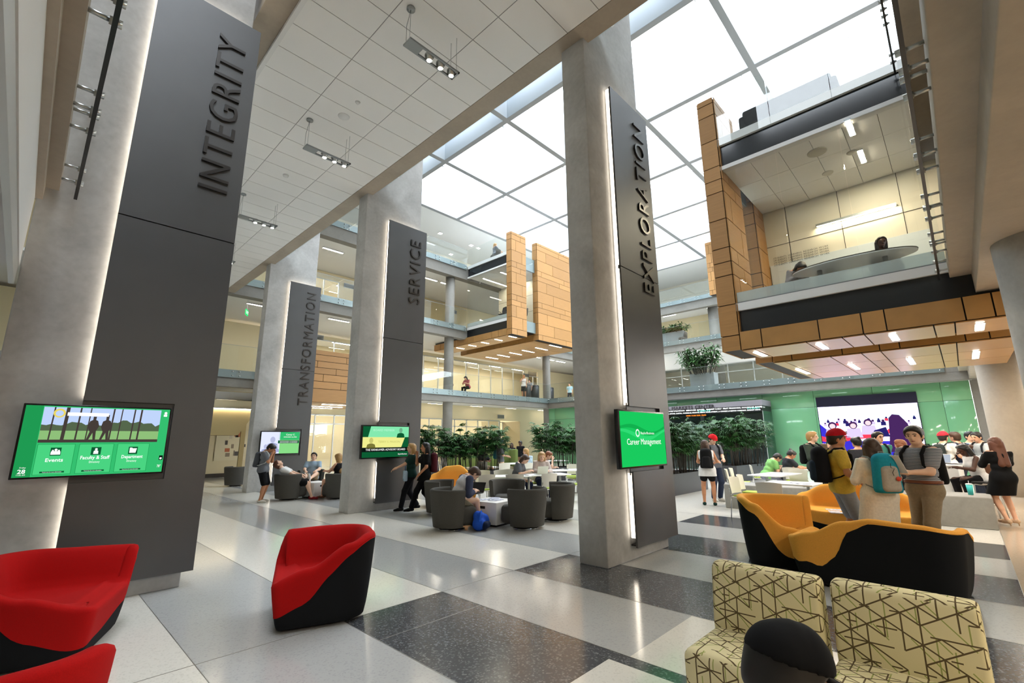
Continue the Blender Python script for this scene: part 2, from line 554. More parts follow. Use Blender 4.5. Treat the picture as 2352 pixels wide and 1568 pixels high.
for k, (zf, zs) in enumerate(LV):
    b = MB().box(1.62 if k else -14, YF + .06, zs + .35, 48, 33, zf)
    b.box(1.62 if k else -14, YF + .06, zs, 48, YF + .55, zs + .36)
    struct('gallery_slab', b, CONC_D, 'concrete edge of the far %s floor gallery' % nm[k])
    b = MB().box(RX[k] + .06, -12, zs + .35, 48, YF, zf)
    b.box(RX[k] + .06, -12, zs, RX[k] + .55, YF + .06, zs + .36)
    struct('gallery_slab', b, CONC_D, 'concrete edge of the right-hand %s floor gallery' % nm[k])
    # white ceiling under each slab
    c = MB().box(-14, YF + .55, zs + .22, 48, 33, zs + .34); c.box(RX[k] + .56, -12, zs + .22, 48, YF + .55, zs + .34)
    struct('ceiling_gallery', c, WHITE, 'white ceiling under the %s floor gallery' % nm[k])
    x0 = 7.4 if k == 0 else 5.75
    x1 = 27.85 if k == 0 else 19.4
    railing((x1, YF), (x0, YF), zf, zf - .3, zf + 1.15, -1 * -1, 'glass railing along the far %s floor gallery' % nm[k])
    if k:
        railing((RX[k], YF), (26.6, YF), zf, zf - .3, zf + 1.15, 1, 'glass railing of the far %s floor beyond the wood pod' % nm[k])
    railing((RX[k], 0.2), (RX[k], YF), zf, zf - .3, zf + 1.15, 1, 'glass railing along the right-hand %s floor gallery' % nm[k])
railing((7.4, YF), (-.1, YF), 4.75, 4.45, 5.9, 1, 'glass railing of the far second floor gallery beside the stair')
# round columns of the far and right galleries
for i, (x, y) in enumerate(((18.45, 23.35), (28.35, 23.35))):
    struct('column_round', MB().cyl(x, y, 0, 12.5, .31, 24), CONC_D, 'round concrete column of the far galleries')
struct('column_round', MB().cyl(38.6, 13.6, 4.75, 13, .42, 24), CONC_D, 'round concrete column of the right-hand galleries')

# walls at the back of the galleries
YB = 28.6
w = MB()
w.box(-14, YB + 4.0, 0, 48, YB + 4.2, ZS)
struct('wall_far', w, CREAM, 'cream wall behind the far offices')
def storefront(name, x0, x1, y, z0, z1, step, rail=None, label=None, transom=None, along='x', m=None):
    """aluminium framed glazing; returns a thing with frame and panes"""
    o = empty(name, (x0, y, z0) if along == 'x' else (y, x0, z0), 0, label, 'glazed wall')
    f = MB(); g = MB()
    L = x1 - x0; n = max(1, round(L / step)); s = L / n
    def bx(mb, a, b, c, d, t=.04):
        if along == 'x': mb.box(a, -t, c, b, t, d)
        else: mb.box(-t, a, c, t, b, d)
    for i in range(n + 1): bx(f, i * s - .03, i * s + .03, 0, z1 - z0)
    for z in [0, z1 - z0 - .06] + ([transom - z0] if transom else []): bx(f, 0, L, z, z + .06)
    f.build('frame', ALU, o)
    for i in range(n):
        p = MB(); bx(p, i * s + .03, (i + 1) * s - .03, .06, z1 - z0 - .06, .006); p.build('glass_pane', m or GLASS_C, o)
    return o
def wallx(name, x0, x1, z0, z1, y=YB, m=CREAM, t=.15, label=None):
    return struct(name, MB().box(x0, y, z0, x1, y + t, z1), m, label)
# ground floor far: cream wall, glazed doors, recess with people
wallx('wall_far_ground', -14, 9.4, 0, 4.3, 27.2); wallx('wall_far_ground', 29.3, 36, 0, 4.3, 27.2)
wallx('wall_far_ground', 9.4, 29.3, 3.27, 4.3, 27.2, CREAM)
storefront('glazed_partition', 9.4, 26.8, 27.2, 0, 3.27, 1.15, label='ground floor office glazing behind the palms', transom=2.7)
storefront('glazed_doorway', 27.2, 29.2, 29.2, 0, 3.27, .65, label='narrow lit doors at the end of the recess beside the cream wall', transom=2.5)
struct('wall_recess', MB().box(26.8, 27.2, 0, 26.95, 29.3, 3.27).box(29.3, 27.36, 0, 29.45, 29.3, 3.27), CREAM)
# level two
wallx('wall_far_second', -14, 9.0, 4.75, 8.3); wallx('wall_far_second', 9.0, 33.4, 8.05, 8.3, m=CREAM); wallx('wall_far_second', 31.4, 32, 4.75, 8.05); wallx('wall_far_second', 33.4, 48, 4.75, 8.3)
storefront('glazed_partition', 9.0, 31.4, YB, 4.75, 8.05, 1.4, label='bright office glazing along the far second floor gallery')
storefront('glazed_doorway', 32, 33.4, YB, 4.75, 7.6, .7, label='glazed double door beside the bins on the far second floor')
# level three
wallx('wall_far_third', -14, 11.2, 9.05, 12.6); wallx('wall_far_third', 13.2, 48, 9.05, 12.6)
wallx('wall_far_third', 11.2, 13.2, 12.1, 12.6)
storefront('glazed_partition', 11.2, 13.2, YB, 9.05, 12.1, 1.0, label='glazed office door on the far third floor')
gfl = mat('gallery_bounce_floor', 'c9c6be', .35)  # pale finish added on the slabs to bounce light onto the gallery ceilings
for k, (zf, zs) in enumerate(LV):
    struct('floor_gallery_bounce', MB().box(1.7 if k else -14, YF + .12, zf, 48, 33, zf + .012).box(RX[k] + .12, -11.9, zf, 48, YF + .12, zf + .012), gfl, 'pale floor layer of the %s floor gallery, added to bounce light up' % nm[k])
# level four
wallx('wall_far_fourth', -14, 48, 13.35, ZS, m=CREAM2)
# right-hand walls
struct('wall_right_end', MB().box(46, -12, 0, 46.2, 40, ZS), CREAM2)
# green glass wall
gw = empty('green_glass_wall', (28.2, 0, 0), 0, 'green glass panelled wall behind the video screen', 'wall panel'); gw['kind'] = 'structure'
gb = MB()
ys = [-.5, .45, 2.9, 5.35, 7.8, 10.25, 12.7, 15.15, 17.6, 20.05, 22.5, 23.3]
for a, b in zip(ys[:-1], ys[1:]):
    for z0, z1 in ((0, 3.22), (3.23, 4.12)): gb.box(0, a + .006, z0, .05, b - .006, z1)
gb.build('green_panels', GREEN, gw, bevel=.003, seg=1)
MB().box(.05, -.5, 0, .3, 23.3, 4.1).build('backing', GAP, gw)
MB().box(-.12, -.6, 4.06, 0, 23.3, 4.12).build('top_trim', ALU, gw)
gx = MB().box(28.4, 23.4, 0, 34, 23.46, 4.1); struct('wall_green_return', gx, GREEN)
struct('wall_right_return', MB().box(28.25, -1.6, 0, 28.5, -.52, 4.1), CONC_D)
# upper right-hand walls and glazing
struct('wall_right_second', MB().box(36, -12, 7.2, 36.15, 23, 8.6), WHITE, 'white wall band over the second floor offices')
storefront('glazed_partition', -.5, 22.8, 36, 4.75, 7.2, 1.75, label='dark framed office glazing behind the second floor planter', transom=6.55, along='y')
struct('wall_right_third', MB().box(41, 9, 9.05, 41.15, 13.2, 12.8).box(41, 14.5, 9.05, 41.15, 23, 12.8), CREAM)
struct('wall_right_third', MB().box(40, -12, 11.4, 40.15, 13.2, 12.8), WHITE)
storefront('glazed_partition', 4, 13.2, 40, 9.05, 11.4, 1.4, label='third floor glazing right of the round column', along='y')
struct('wall_right_fourth', MB().box(43, -12, 13.35, 43.15, 30, ZS), CREAM2)

# ================================================================ near right-hand wing (over the camera) and left wing
b = MB()
b.box(-14, -12, 4.45, 28, -.24, 4.75); b.box(-14, -12, 4.1, 28, -.52, 4.46)
struct('ceiling_right_wing', b, CONC_W, 'shade-tinted concrete underside of the near second floor gallery', bevel=.012)
b = MB().box(-14, -12, 8.75, 28, -.24, 9.05); b.box(-14, -12, 8.3, 28, -.6, 8.76)
struct('ceiling_right_wing_upper', b, CONC_W, 'concrete edge of the near third floor gallery')
b = MB().box(-14, -.24, 4.45, -.11, 7.0, 4.75)
b.box(-14, -.24, 4.3, -.22, 7.0, 4.46)
struct('ceiling_left_wing', b, CONC_W, 'shade-tinted concrete underside of the left second floor gallery')
b = MB().box(-14, -.2, 3.5, -.28, 6.95, 4.3)
struct('wall_left_bulkhead', b, WHITE, 'white bulkhead left of the INTEGRITY pier')
struct('ceiling_left_trim', MB().box(-.33, -.2, 3.3, -.29, 6.95, 3.5), ALU)
def spider_rail(x0, y0, x1, y1, zf, out, label):
    o = railing((x0, y0), (x1, y1), zf, zf - .36, zf + 1.15, out, label, fasc=False, pane=1.5)
    d = Vector((x1 - x0, y1 - y0, 0)); L = d.length; s = 1 if out > 0 else -1
    n = max(1, round(L / 1.5)); wd_ = L / n
    MB().box(0, s * .045, -.372, L, s * .075, -.356).build('bottom_edge', DARK, o)
    bm_ = MB(); bm_.tube([(0, -s * .12, 0), (0, s * .05, 0)], .017, 8); bm_.tube([(0, s * .03, 0), (0, s * .1, 0)], .03, 10); bm_ = bm_.mesh('standoff_bolt', STEEL)
    for i in range(n):
        for bx in (.2, wd_ - .2):
            for bz in (-.08, -.25):
                q = bpy.data.objects.new('standoff_bolt', bm_); C.objects.link(q); q.parent = o; q.location = (i * wd_ + bx, 0, bz)
    return o
spider_rail(10.9, -.16, 1.5, -.16, 4.75, -1, 'glass railing on steel standoffs over the near right walkway')
spider_rail(10.9, -.16, 1.5, -.16, 9.05, -1, 'upper glass railing on standoffs near the top right corner')
spider_rail(-.03, 6.9, -.03, .3, 4.75, 1, 'glass railing on steel standoffs left of the INTEGRITY panel')
railing((5.78, 3.55), (5.78, -8), 9.05, 8.4, 10.2, 1, 'glass railing on the walkway edge before the EXPLORATION pier')
railing((5.78, 10.7), (5.78, 4.1), 9.05, 8.4, 10.2, 1, 'glass railing on the walkway edge between EXPLORATION and SERVICE piers')
railing((5.78, 17.85), (5.78, 11.2), 9.05, 8.4, 10.2, 1, 'glass railing on the walkway edge between SERVICE and TRANSFORMATION piers')
railing((5.78, 22.8), (5.78, 18.4), 9.05, 8.4, 10.2, 1, 'glass railing on the walkway edge beyond the TRANSFORMATION pier')
# round columns by the black dress
struct('column_round', MB().cyl(19.9, -1.0, 0, 4.1, .46, 32), CONC_W, 'round concrete column behind the woman in black')
struct('column_round', MB().cyl(8.55, -1.12, 0, 4.1, .5, 32), CONC, 'round concrete column at the right edge')
# enclosing walls behind the camera and far right glazing
struct('wall_back', MB().box(-14, -12.2, 0, 26, -12, ZS).box(-14.2, -12, 0, -14, 40, ZS), CREAM2)
struct('wall_right_wing', MB().box(30.5, -12, 0, 30.7, -1.6, 4.1), CREAM)
# ================================================================ timber clad meeting pods
def clad(mb, P0, U, V, w, h, rows, cuts, t=.02, g=.011):
    """thin panels on a face: rows = heights, cuts = list of split fractions per row"""
    P0, U, V = Vector(P0), Vector(U).normalized(), Vector(V).normalized()
    N = U.cross(V)
    z = 0; i = 0
    while z < h - .01:
        rh = min(rows[i % len(rows)], h - z)
        if h - z - rh < .1: rh = h - z
        cs = [0] + list(cuts[i % len(cuts)]) + [1]
        for a, b in zip(cs[:-1], cs[1:]):
            q = [P0 + U * (a * w + g) + V * (z + g), P0 + U * (b * w - g) + V * (z + g), P0 + U * (b * w - g) + V * (z + rh - g), P0 + U * (a * w + g) + V * (z + rh - g)]
            vs = q + [p + N * t for p in q]
            mb.add(vs, [(0, 3, 2, 1), (4, 5, 6, 7), (0, 1, 5, 4), (1, 2, 6, 5), (2, 3, 7, 6), (3, 0, 4, 7)], None, False)
        z += rh; i += 1

ROWS = [.36, .74, .72, .34]
BANDG = mat('pod_glass_dark', '24282c', .12)
def stext_wall(o, body, loc, size):
    me = text_mesh(body, size, 0, res=1); me.materials.clear(); me.materials.append(BLACK)
    t = bpy.data.objects.new('wall_text', me); C.objects.link(t); t.parent = o
    t.matrix_local = Matrix(((0, 0, -1, loc[0]), (-1, 0, 0, loc[1] + 2.5), (0, 1, 0, loc[2]), (0, 0, 0, 1)))
def pod(x0, ye, sg, zf, depth, back_t, label, over=0.0):
    """x0: glazed side plane; ye: end wall plane; sg: direction from the end wall to the gallery; zf: floor level"""
    o = empty('meeting_pod', (x0, ye, zf), 0, label, 'meeting pod')
    A, B, Cc, D = 0.0, 1.36, 2.45, 7.1
    zb, zt = -1.13, 5.52
    def Y(t): return sg * t
    def bx(mb, xa, xb, ta, tb, za, zb_, m=None): mb.box(xa, Y(ta), za, xb, Y(tb), zb_, m)
    for k, (xa, xb) in enumerate(((A, B), (Cc, D))):
        core = MB(); bx(core, xa + .02, xb - .02, .02, .38, zb + .02, zt - .02)
        core.build('end_wall_core', GAP, o)
        fc = MB(); w = xb - xa
        cuts = [(.34,), (.72,), (.3,), (.62,)] if k == 0 else [(.09, .62), (.35,), (.2, .8), (.5,)]
        # outer face, inner face, long side edges, top
        if sg > 0:
            clad(fc, (xa, 0, zb), (1, 0, 0), (0, 0, 1), w, zt - zb, ROWS, cuts)
            clad(fc, (xb, .4, zb), (-1, 0, 0), (0, 0, 1), w, zt - zb, ROWS, cuts)
            clad(fc, (xa, .4, zb), (0, -1, 0), (0, 0, 1), .4, zt - zb, ROWS, [()])
            clad(fc, (xb, 0, zb), (0, 1, 0), (0, 0, 1), .4, zt - zb, ROWS, [()])
        else:
            clad(fc, (xb, 0, zb), (-1, 0, 0), (0, 0, 1), w, zt - zb, ROWS, cuts)
            clad(fc, (xa, -.4, zb), (1, 0, 0), (0, 0, 1), w, zt - zb, ROWS, cuts)
            clad(fc, (xa, 0, zb), (0, -1, 0), (0, 0, 1), .4, zt - zb, ROWS, [()])
            clad(fc, (xb, -.4, zb), (0, 1, 0), (0, 0, 1), .4, zt - zb, ROWS, [()])
        fc.build('end_wall_cladding', WOOD, o)
        # soffit with its vertical edge
        s = MB(); e = depth + over
        sc = MB(); bx(sc, xa + .02, xb - .02, .4, e, zb + .02, -.70); sc.build('soffit_core', GAP, o)
        L = e - .4
        cu = [(.10, .34, .50, .58, .82, .90)]
        fr = MB()
        if sg > 0:
            clad(fr, (xb, .4, zb), (0, 1, 0), (0, 0, 1), L, .43, [.43], cu)
            clad(fr, (xa, e, zb), (0, -1, 0), (0, 0, 1), L, .43, [.43], cu)
            clad(fr, (xb, .4, zb), (-1, 0, 0), (0, 1, 0), xb - xa, L, [.36, .98, .6, .32, .9], [()] if k == 0 else [(.33, .67)])
        else:
            clad(fr, (xa, -.4, zb), (0, -1, 0), (0, 0, 1), L, .43, [.43], cu)
            clad(fr, (xb, -e, zb), (0, 1, 0), (0, 0, 1), L, .43, [.43], cu)
            clad(fr, (xa, -.4, zb), (1, 0, 0), (0, -1, 0), xb - xa, L, [.28, 1.0, .62, .36, 1.0], [()] if k == 0 else [(.33, .67)])
        fr.build('soffit_cladding', WOOD_S, o)
    # floor plate, dark bands, pale edge strips
    b = MB(); bx(b, .1, D - .1, .36, depth + over, -.70, -.2); b.build('floor_band', DARK, o)
    b = MB(); bx(b, .03, D - .1, .37, depth, -.2, -.02); b.build('floor_edge', WHITE, o)
    b = MB(); bx(b, .03, D - .1, .37, depth, -.02, 0.0); b.build('room_floor', mat('room_carpet', '777b7d', .9), o)
    b = MB(); bx(b, .1, D - .1, .36, depth, 3.52, 4.1); b.build('upper_band', BANDG, o)
    b = MB(); bx(b, .03, D - .1, .37, depth, 4.1, 4.3); bx(b, .02, .2, .37, depth, 3.42, 3.52); b.build('upper_edge', WHITE, o)
    b = MB()
    for i in range(3):
        for j in range(7):
            if .5 + .61 * j + .6 < depth + .3: bx(b, .2 + 1.03 * i, .2 + 1.03 * i + 1.02, .42 + .61 * j, min(.42 + .61 * j + .6, depth), 3.44, 3.5)
    b.build('room_ceiling', TILE, o)
    b = MB(); bx(b, 3.3, 3.42, .4, depth + .3, 0, 3.5)
    b.build('back_wall', CREAM2, o)
    jn = MB()
    for t in (1.0, 2.25, 3.5): bx(jn, 3.292, 3.3, t, t + .012, 0, 3.5)
    for z in (1.2, 2.35): bx(jn, 3.292, 3.3, .4, depth + .3, z, z + .012)
    jn.build('wall_joints', GAP, o)
    # glazing: side, end slot and roof guard
    n = 3; wt = (depth - .4) / n
    for i in range(n):
        g = MB(); bx(g, .03, .045, .4 + i * wt + .006, .4 + (i + 1) * wt - .006, 0, 3.42); g.build('glass_pane', GLASS_C, o)
        g = MB(); bx(g, .02, .045, .4 + i * wt + .006, .4 + (i + 1) * wt - .006, 4.1, 5.5); g.build('roof_guard_pane', GLASS, o)
    g = MB(); bx(g, .05, .06, .42, depth, 0.0, .24); g.build('frosted_band', GLASS_F, o)
    if sg < 0:
        g = MB(); bx(g, 3.26, 3.285, .05 + .4, depth - .1, .3, 1.78); g.build('glass_marker_board', mat('marker_board', 'dfeaf0', .08, spec=.8), o)
        for q in range(4): stext_wall(o, 'STUDENTS  LEARNING  RESEARCH  WORK', (3.255, Y(3.05 - .0 * q), 1.95 - .07 * q), .07)
    g = MB(); bx(g, B, Cc, .18, .2, -.7, 5.5); g.build('end_slot_glass', GLASS, o)
    b = MB(); bx(b, B, Cc, .2, .24, -.7, .0); bx(b, B, Cc, .2, .24, 3.42, 4.3); b.build('end_slot_band', FASC, o)
    return o
near_pod = pod(11.05, 3.76, -1, 4.75, 4.0, 3.3, 'timber framed glass meeting pod hanging over the right side of the atrium', over=.9)
me = text_mesh('STUDY TERRACE', .1, 0, res=1); me.materials.clear(); me.materials.append(mat('etched_letter', 'b9c4c6', .6))
t = bpy.data.objects.new('glass_lettering', me); C.objects.link(t); t.parent = near_pod
t.matrix_local = Matrix(((0, 0, 1, .018), (1, 0, 0, -3.72), (0, 1, 0, 5.28), (0, 0, 0, 1)))
far_pod = pod(19.47, 18.65, 1, 9.05, 4.15, 3.3, 'timber clad meeting pod projecting from the far third floor gallery', over=3.5)
strip_lamp('picture_light', (14.28, 2.05, 7.32), (14.28, .36, 7.32), .05, .06, emis('pod_wall_lamp', (1, .83, .55), 90), 'long slim wall lamp on the back wall of the near pod', None, 'wall lamp')
for x, y in ((10.3 + 1.1, .77), (12.85, .75)):
    strip_lamp('pod_ceiling_lamp', (x - .33, y, 8.17), (x + .33, y, 8.17), .09, .04, emis('pod_lamp', (1, .86, .62), 420), 'short ceiling lamp in the near pod', 'ceiling lamps of the near pod', 'ceiling lamp')
for y in (20.3, 22.0):
    strip_lamp('pod_ceiling_lamp', (20.2, y, 12.46), (22.6, y, 12.46), .1, .04, emis('far_pod_lamp', (1, .88, .68), 60), 'long ceiling lamp inside the far pod', 'ceiling lamps of the far pod', 'ceiling lamp')
for y in (3.17, 1.93, .71, -.5):
    for x0, x1 in ((11.4, 12.12), (15.15, 16.5)):
        strip_lamp('soffit_lamp', (x0, y, 3.595), (x1, y, 3.595), .11, .03, emis('soffit_lamp', (1, .93, .82), 170), 'slim white lamp set in the timber soffit of the near pod', 'soffit lamps of the near pod', 'ceiling lamp')
for i in range(6):
    y = 19.1 + 1.245 * i
    for x0, x1 in ((19.7, 20.35), (23.6, 24.86)):
        strip_lamp('soffit_lamp', (x0, y, 7.895), (x1, y, 7.895), .11, .03, LED_N, 'slim white lamp set in the timber soffit of the far pod', 'soffit lamps of the far pod', 'ceiling lamp')
# timber bay low on the far side, seen between two piers
o = empty('timber_bay', (8.0, 21.1, 3.45), 0, 'timber clad bay between the TRANSFORMATION and SERVICE piers', 'timber bay')
MB().box(.02, .02, .02, 4.0, 1.62, 2.4).box(.02, 1.6, .02, 4.0, 3.6, .58).build('core', GAP, o)
f = MB(); clad(f, (0, 0, 0), (1, 0, 0), (0, 0, 1), 4.0, 2.42, [.62, .34, .34, .3, .3, .3], [(.2, .7), (.55,), (.33, .8), (.48,), (.25, .66), (.6,)])
clad(f, (0, 1.64, 0), (0, -1, 0), (0, 0, 1), 1.64, 2.42, [.62, .34], [(.4,), (.7,)])
f.build('cladding', WOOD, o)
f = MB(); clad(f, (4, 0, 0), (-1, 0, 0), (0, 1, 0), 4.0, 3.6, [.6, .98, .6], [(.5,)])
f.build('soffit_cladding', WOOD_S, o)
for i, y in enumerate((21.65, 23.05, 24.2)):
    strip_lamp('soffit_lamp', (9.6, y, 3.41), (11.3, y, 3.41), .1, .03, LED_N, 'slim white lamp under the timber bay beyond the TRANSFORMATION panel', 'soffit lamps of the timber bay', 'ceiling lamp')
# timber wall of a further pod high on the right
o = empty('timber_wall', (34.3, 12.2, 12.2), 0, 'small piece of timber cladding high beyond the near pod', 'timber wall')
MB().box(.02, -4, .02, .5, -.02, 4.2).build('core', GAP, o)
f = MB(); clad(f, (0, 0, 0), (0, -1, 0), (0, 0, 1), 4, 4.2, ROWS, [(.06, .14), (.1,)]); f.build('cladding', WOOD, o)

# ================================================================ sign panels with back light, lettering and screens
PANEL = mat('dark_bronze_panel', '5e5e5f', .45, .6, noise=.04, nscale=2)
PTXT = mat('dark_letter', '4e4c4b', .3, .8)
EDGE = mat('panel_edge', '1d1b1a', .5)
COVE = emis('cove_led', (1, .88, .72), 7)
BEZ = mat('tv_bezel', '0c0c0d', .25)
def sign_panel(word, x0, x1, yf, zt, tx0, tx1, z0t, z1t, nx, nz0, nz1):
    """dark metal panel standing off a pier, notch for a screen at its left edge"""
    yc = yf + .12
    o = empty('sign_panel', (x0, yf, .18), 0, 'tall dark metal panel with the word %s reading upwards' % word, 'sign panel')
    w = x1 - x0
    z = lambda v: v - .18
    MB().prism([(0, z(4.34)), (w, z(4.34)), (w, z(zt)), (0, z(zt))], 0, .03, None, 'y').build('upper_sheet', PANEL, o)
    pts = [(0, 0), (w, 0), (w, z(4.325)), (0, z(4.325)), (0, z(nz1)), (nx - x0, z(nz1)), (nx - x0, z(nz0)), (0, z(nz0))]
    MB().prism(pts, 0, .03, None, 'y').build('lower_sheet', PANEL, o)
    MB().box(.0, .045, z(nz0) - .05, nx - x0 + .05, .06, z(nz1) + .05).build('niche_back', PANEL, o)
    rl = MB()
    rl.box(0, .03, z(4.3), w, .05, z(4.36))
    rl.box(w - .02, .03, 0, w, .1, z(zt)); rl.box(.0, .03, z(.2), w, .1, z(.22))
    rl.build('return_edges', EDGE, o)
    led = MB()
    def bar(a, b): led.quad((.02, .1, z(a)), (.02, .035, z(a)), (.02, .035, z(b)), (.02, .1, z(b)))
    bar(nz1 + .02, zt - .02); bar(.3, nz0 - .02)
    led.quad((.02, .035, z(zt) - .015), (w - .15, .035, z(zt) - .015), (w - .15, .1, z(zt) - .015), (.02, .1, z(zt) - .015))
    led.build('back_light', COVE, o)
    lt = text_obj('lettering', word, (tx1, yf - .012, z0t), (0, 0, 1), (-1, 0, 0), .5, .03, PTXT, o, fit=z1t - z0t, spacing=1.2, bold=0.0)
    me = lt.data
    ys_ = [v.co.y for v in me.vertices]; s = (tx1 - tx0) / (max(ys_) - min(ys_))
    mn = min(ys_); mx = min(v.co.x for v in me.vertices)
    for v in me.vertices: v.co.y = (v.co.y - mn) * s; v.co.x -= mx
    return o
sign_panel('INTEGRITY', .41, 1.645, 6.85, 7.80, 1.13, 1.48, 5.0, 7.42, 1.23, 1.25, 2.12)
sign_panel('EXPLORATION', 6.15, 7.42, 3.5, 7.62, 6.86, 7.22, 4.07, 7.28, 7.1, 1.2, 2.14)
sign_panel('SERVICE', 6.21, 7.46, 10.6, 7.69, 6.92, 7.27, 5.44, 7.32, 7.1, 1.2, 2.14)
sign_panel('TRANSFORMATION', 6.31, 7.5, 17.78, 7.73, 6.97, 7.32, 3.02, 7.42, 7.2, 1.2, 2.14)

def screen(x0, x1, z0, z1, yf, label, painter, dep=.07, wallgap=.2):
    o = empty('wall_screen', (x0, yf, z0), 0, label, 'screen')
    w, h = x1 - x0, z1 - z0
    MB().box(0, 0, 0, w, dep, h).build('casing', BEZ, o, bevel=.006)
    MB().box(w * .3, dep, h * .25, w * .7, dep + wallgap, h * .75).build('wall_bracket', BLACK, o)
    painter(o, w, h)
    return o
def flat(o, name, x0, z0, x1, z1, m, y=-.002):
    return MB().quad((x0, y, z0), (x1, y, z0), (x1, y, z1), (x0, y, z1)).build(name, m, o)
def poly(o, name, pts, m, y=-.004):
    return MB().add([(x, y, z) for x, z in pts], [tuple(range(len(pts)))], None, False).build(name, m, o)
def stext(o, body, x, z, size, m, fit=None, name='screen_text', y=-.006, **k):
    a = k.pop('align', 'LEFT')
    me = text_mesh(body, size, 0, align=a, res=2, **k)
    me.materials.clear(); me.materials.append(m)
    if fit:
        xs = [v.co.x for v in me.vertices]; s = fit / (max(xs) - min(xs))
        for v in me.vertices: v.co.x *= s
    t = bpy.data.objects.new(name, me); C.objects.link(t); t.parent = o
    t.matrix_local = Matrix(((1, 0, 0, x), (0, 0, -1, y), (0, 1, 0, z), (0, 0, 0, 1)))
    return t
def circ(cx, cz, r, n=20, a0=0, a1=2 * PI): return [(cx + r * math.cos(a0 + (a1 - a0) * i / n), cz + r * math.sin(a0 + (a1 - a0) * i / n)) for i in range(n)]
G1 = emis('screen_green', hx('35c070'), 1.0); G2 = emis('screen_mid_green', hx('1f9a52'), 1.0); G3 = emis('screen_dark_green', hx('0d5c33'), 1.0)
G4 = emis('screen_light_green', hx('4ad582'), 1.0); WHT = emis('screen_white', (1, 1, 1), 1.15); SKYC = emis('screen_sky', hx('b9cdf2'), 1.1)
BRN = emis('screen_brown', hx('4a413d'), .9); GRS = emis('screen_grass', hx('8fc07a'), 1.0); TRE = emis('screen_tree', hx('55674c'), 1.0); GLD = emis('screen_gold', hx('e3cf62'), 1.1)
BLK = emis('screen_black', hx('0b1512'), 1.0); YEL = emis('screen_yellow', hx('e6e58a'), 1.1); MINT = emis('screen_mint', hx('7fe0a8'), 1.1)
def paint_directory(o, w, h):
    b = .018
    flat(o, 'screen_display', b, b, w - b, h - b, G1)
    flat(o, 'screen_side_band', b, b, .145, h - b, G2, -.003)
    X0, X1, Z0, Z1 = .15, w - .1, h * .475, h - .03
    flat(o, 'screen_picture_sky', X0, Z0, X1, Z1, SKYC, -.003)
    flat(o, 'screen_picture_lawn', X0, Z0 + .03, X1, Z0 + .13, GRS, -.0035)
    tr = [(X0, Z0 + .12)]
    rnd = random.Random(4)
    n = 26
    for i in range(n + 1): tr.append((X0 + (X1 - X0) * i / n, Z0 + .17 + .045 * rnd.random() + (.03 if 16 < i < 22 else 0)))
    tr.append((X1, Z0 + .12)); poly(o, 'screen_picture_trees', tr, TRE, -.0038)
    flat(o, 'screen_picture_floor', X0, Z0, X1, Z0 + .03, BRN, -.0039)
    for x, t in ((.22, .012), (.32, .028), (.42, .014), (.5, .01), (.69, .014), (.76, .01), (.87, .013), (.93, .016)):
        poly(o, 'screen_picture_post', [(x - t / 2, Z0), (x + t / 2, Z0), (x + t / 2 + .012, Z1), (x - t / 2 + .012, Z1)], BRN, -.0042)
    for cx, hh in ((.55, .27), (.655, .29)):
        poly(o, 'screen_picture_figure', [(cx - .05, Z0), (cx - .035, Z0), (cx, Z0 + .1), (cx + .012, Z0), (cx + .03, Z0), (cx + .025, Z0 + .12), (cx + .045, Z0 + .17), (cx + .03, Z0 + .225), (cx + .012, Z0 + .235), (cx + .014, Z0 + hh), (cx - .012, Z0 + hh), (cx - .012, Z0 + .235), (cx - .035, Z0 + .22), (cx - .045, Z0 + .16), (cx - .025, Z0 + .11)], BRN, -.0045)
    flat(o, 'screen_picture_glare', .33, Z1 - .085, .66, Z1 - .05, WHT, -.0047)
    ring = MB(); a = circ(.27, Z1 - .06, .046, 24); c = circ(.27, Z1 - .062, .03, 24)
    ring.add([(x, -.005, z) for x, z in a + c], [(i, (i + 1) % 24, 24 + (i + 1) % 24, 24 + i) for i in range(24)], None, False).build('screen_ring_logo', GLD, o)
    for x0, x1, wd, sub in ((.155, .435, 'Events', ''), (.465, .745, 'Faculty & Staff', 'Directory'), (.775, 1.055, 'Department', 'Directory')):
        flat(o, 'screen_tile_edge', x0, .035, x1, Z0 - .015, G2, -.003); flat(o, 'screen_tile', x0 + .004, .039, x1 - .004, Z0 - .019, G4, -.0035)
        cx = (x0 + x1) / 2
        flat(o, 'screen_icon_box', cx - .04, Z0 - .13, cx + .04, Z0 - .05, G3, -.004)
        if wd == 'Department':
            poly(o, 'screen_icon', [(cx - .03, Z0 - .115), (cx - .03, Z0 - .06), (cx - .01, Z0 - .06), (cx - .005, Z0 - .068), (cx + .032, Z0 - .068), (cx + .024, Z0 - .115)], WHT, -.005)
        else:
            for q, r in ((0, 1.0),) if wd != 'Events' else ((-.022, .7), (0, 1), (.022, .7)):
                poly(o, 'screen_icon', circ(cx + q, Z0 - .072 - (.008 if r < 1 else 0), .011 * r, 14), WHT, -.005)
                poly(o, 'screen_icon', [(cx + q - .02 * r, Z0 - .12), (cx + q + .02 * r, Z0 - .12), (cx + q + .018 * r, Z0 - .09), (cx + q + .008 * r, Z0 - .084), (cx + q - .008 * r, Z0 - .084), (cx + q - .018 * r, Z0 - .09)], WHT, -.0052)
        stext(o, wd, cx, Z0 - .185 + (.012 if sub else -.005), .05, WHT, align='CENTER', fit={'Events': .13, 'Faculty & Staff': .235, 'Department': .185}[wd], bold=.0006)
        if sub: stext(o, sub, cx, Z0 - .212, .03, WHT, align='CENTER', fit=.085)
        flat(o, 'screen_button', cx - .09, .052, cx + .09, .068, G3, -.004)
        stext(o, 'Touch here for more information', cx, .056, .012, WHT, align='CENTER', fit=.14)
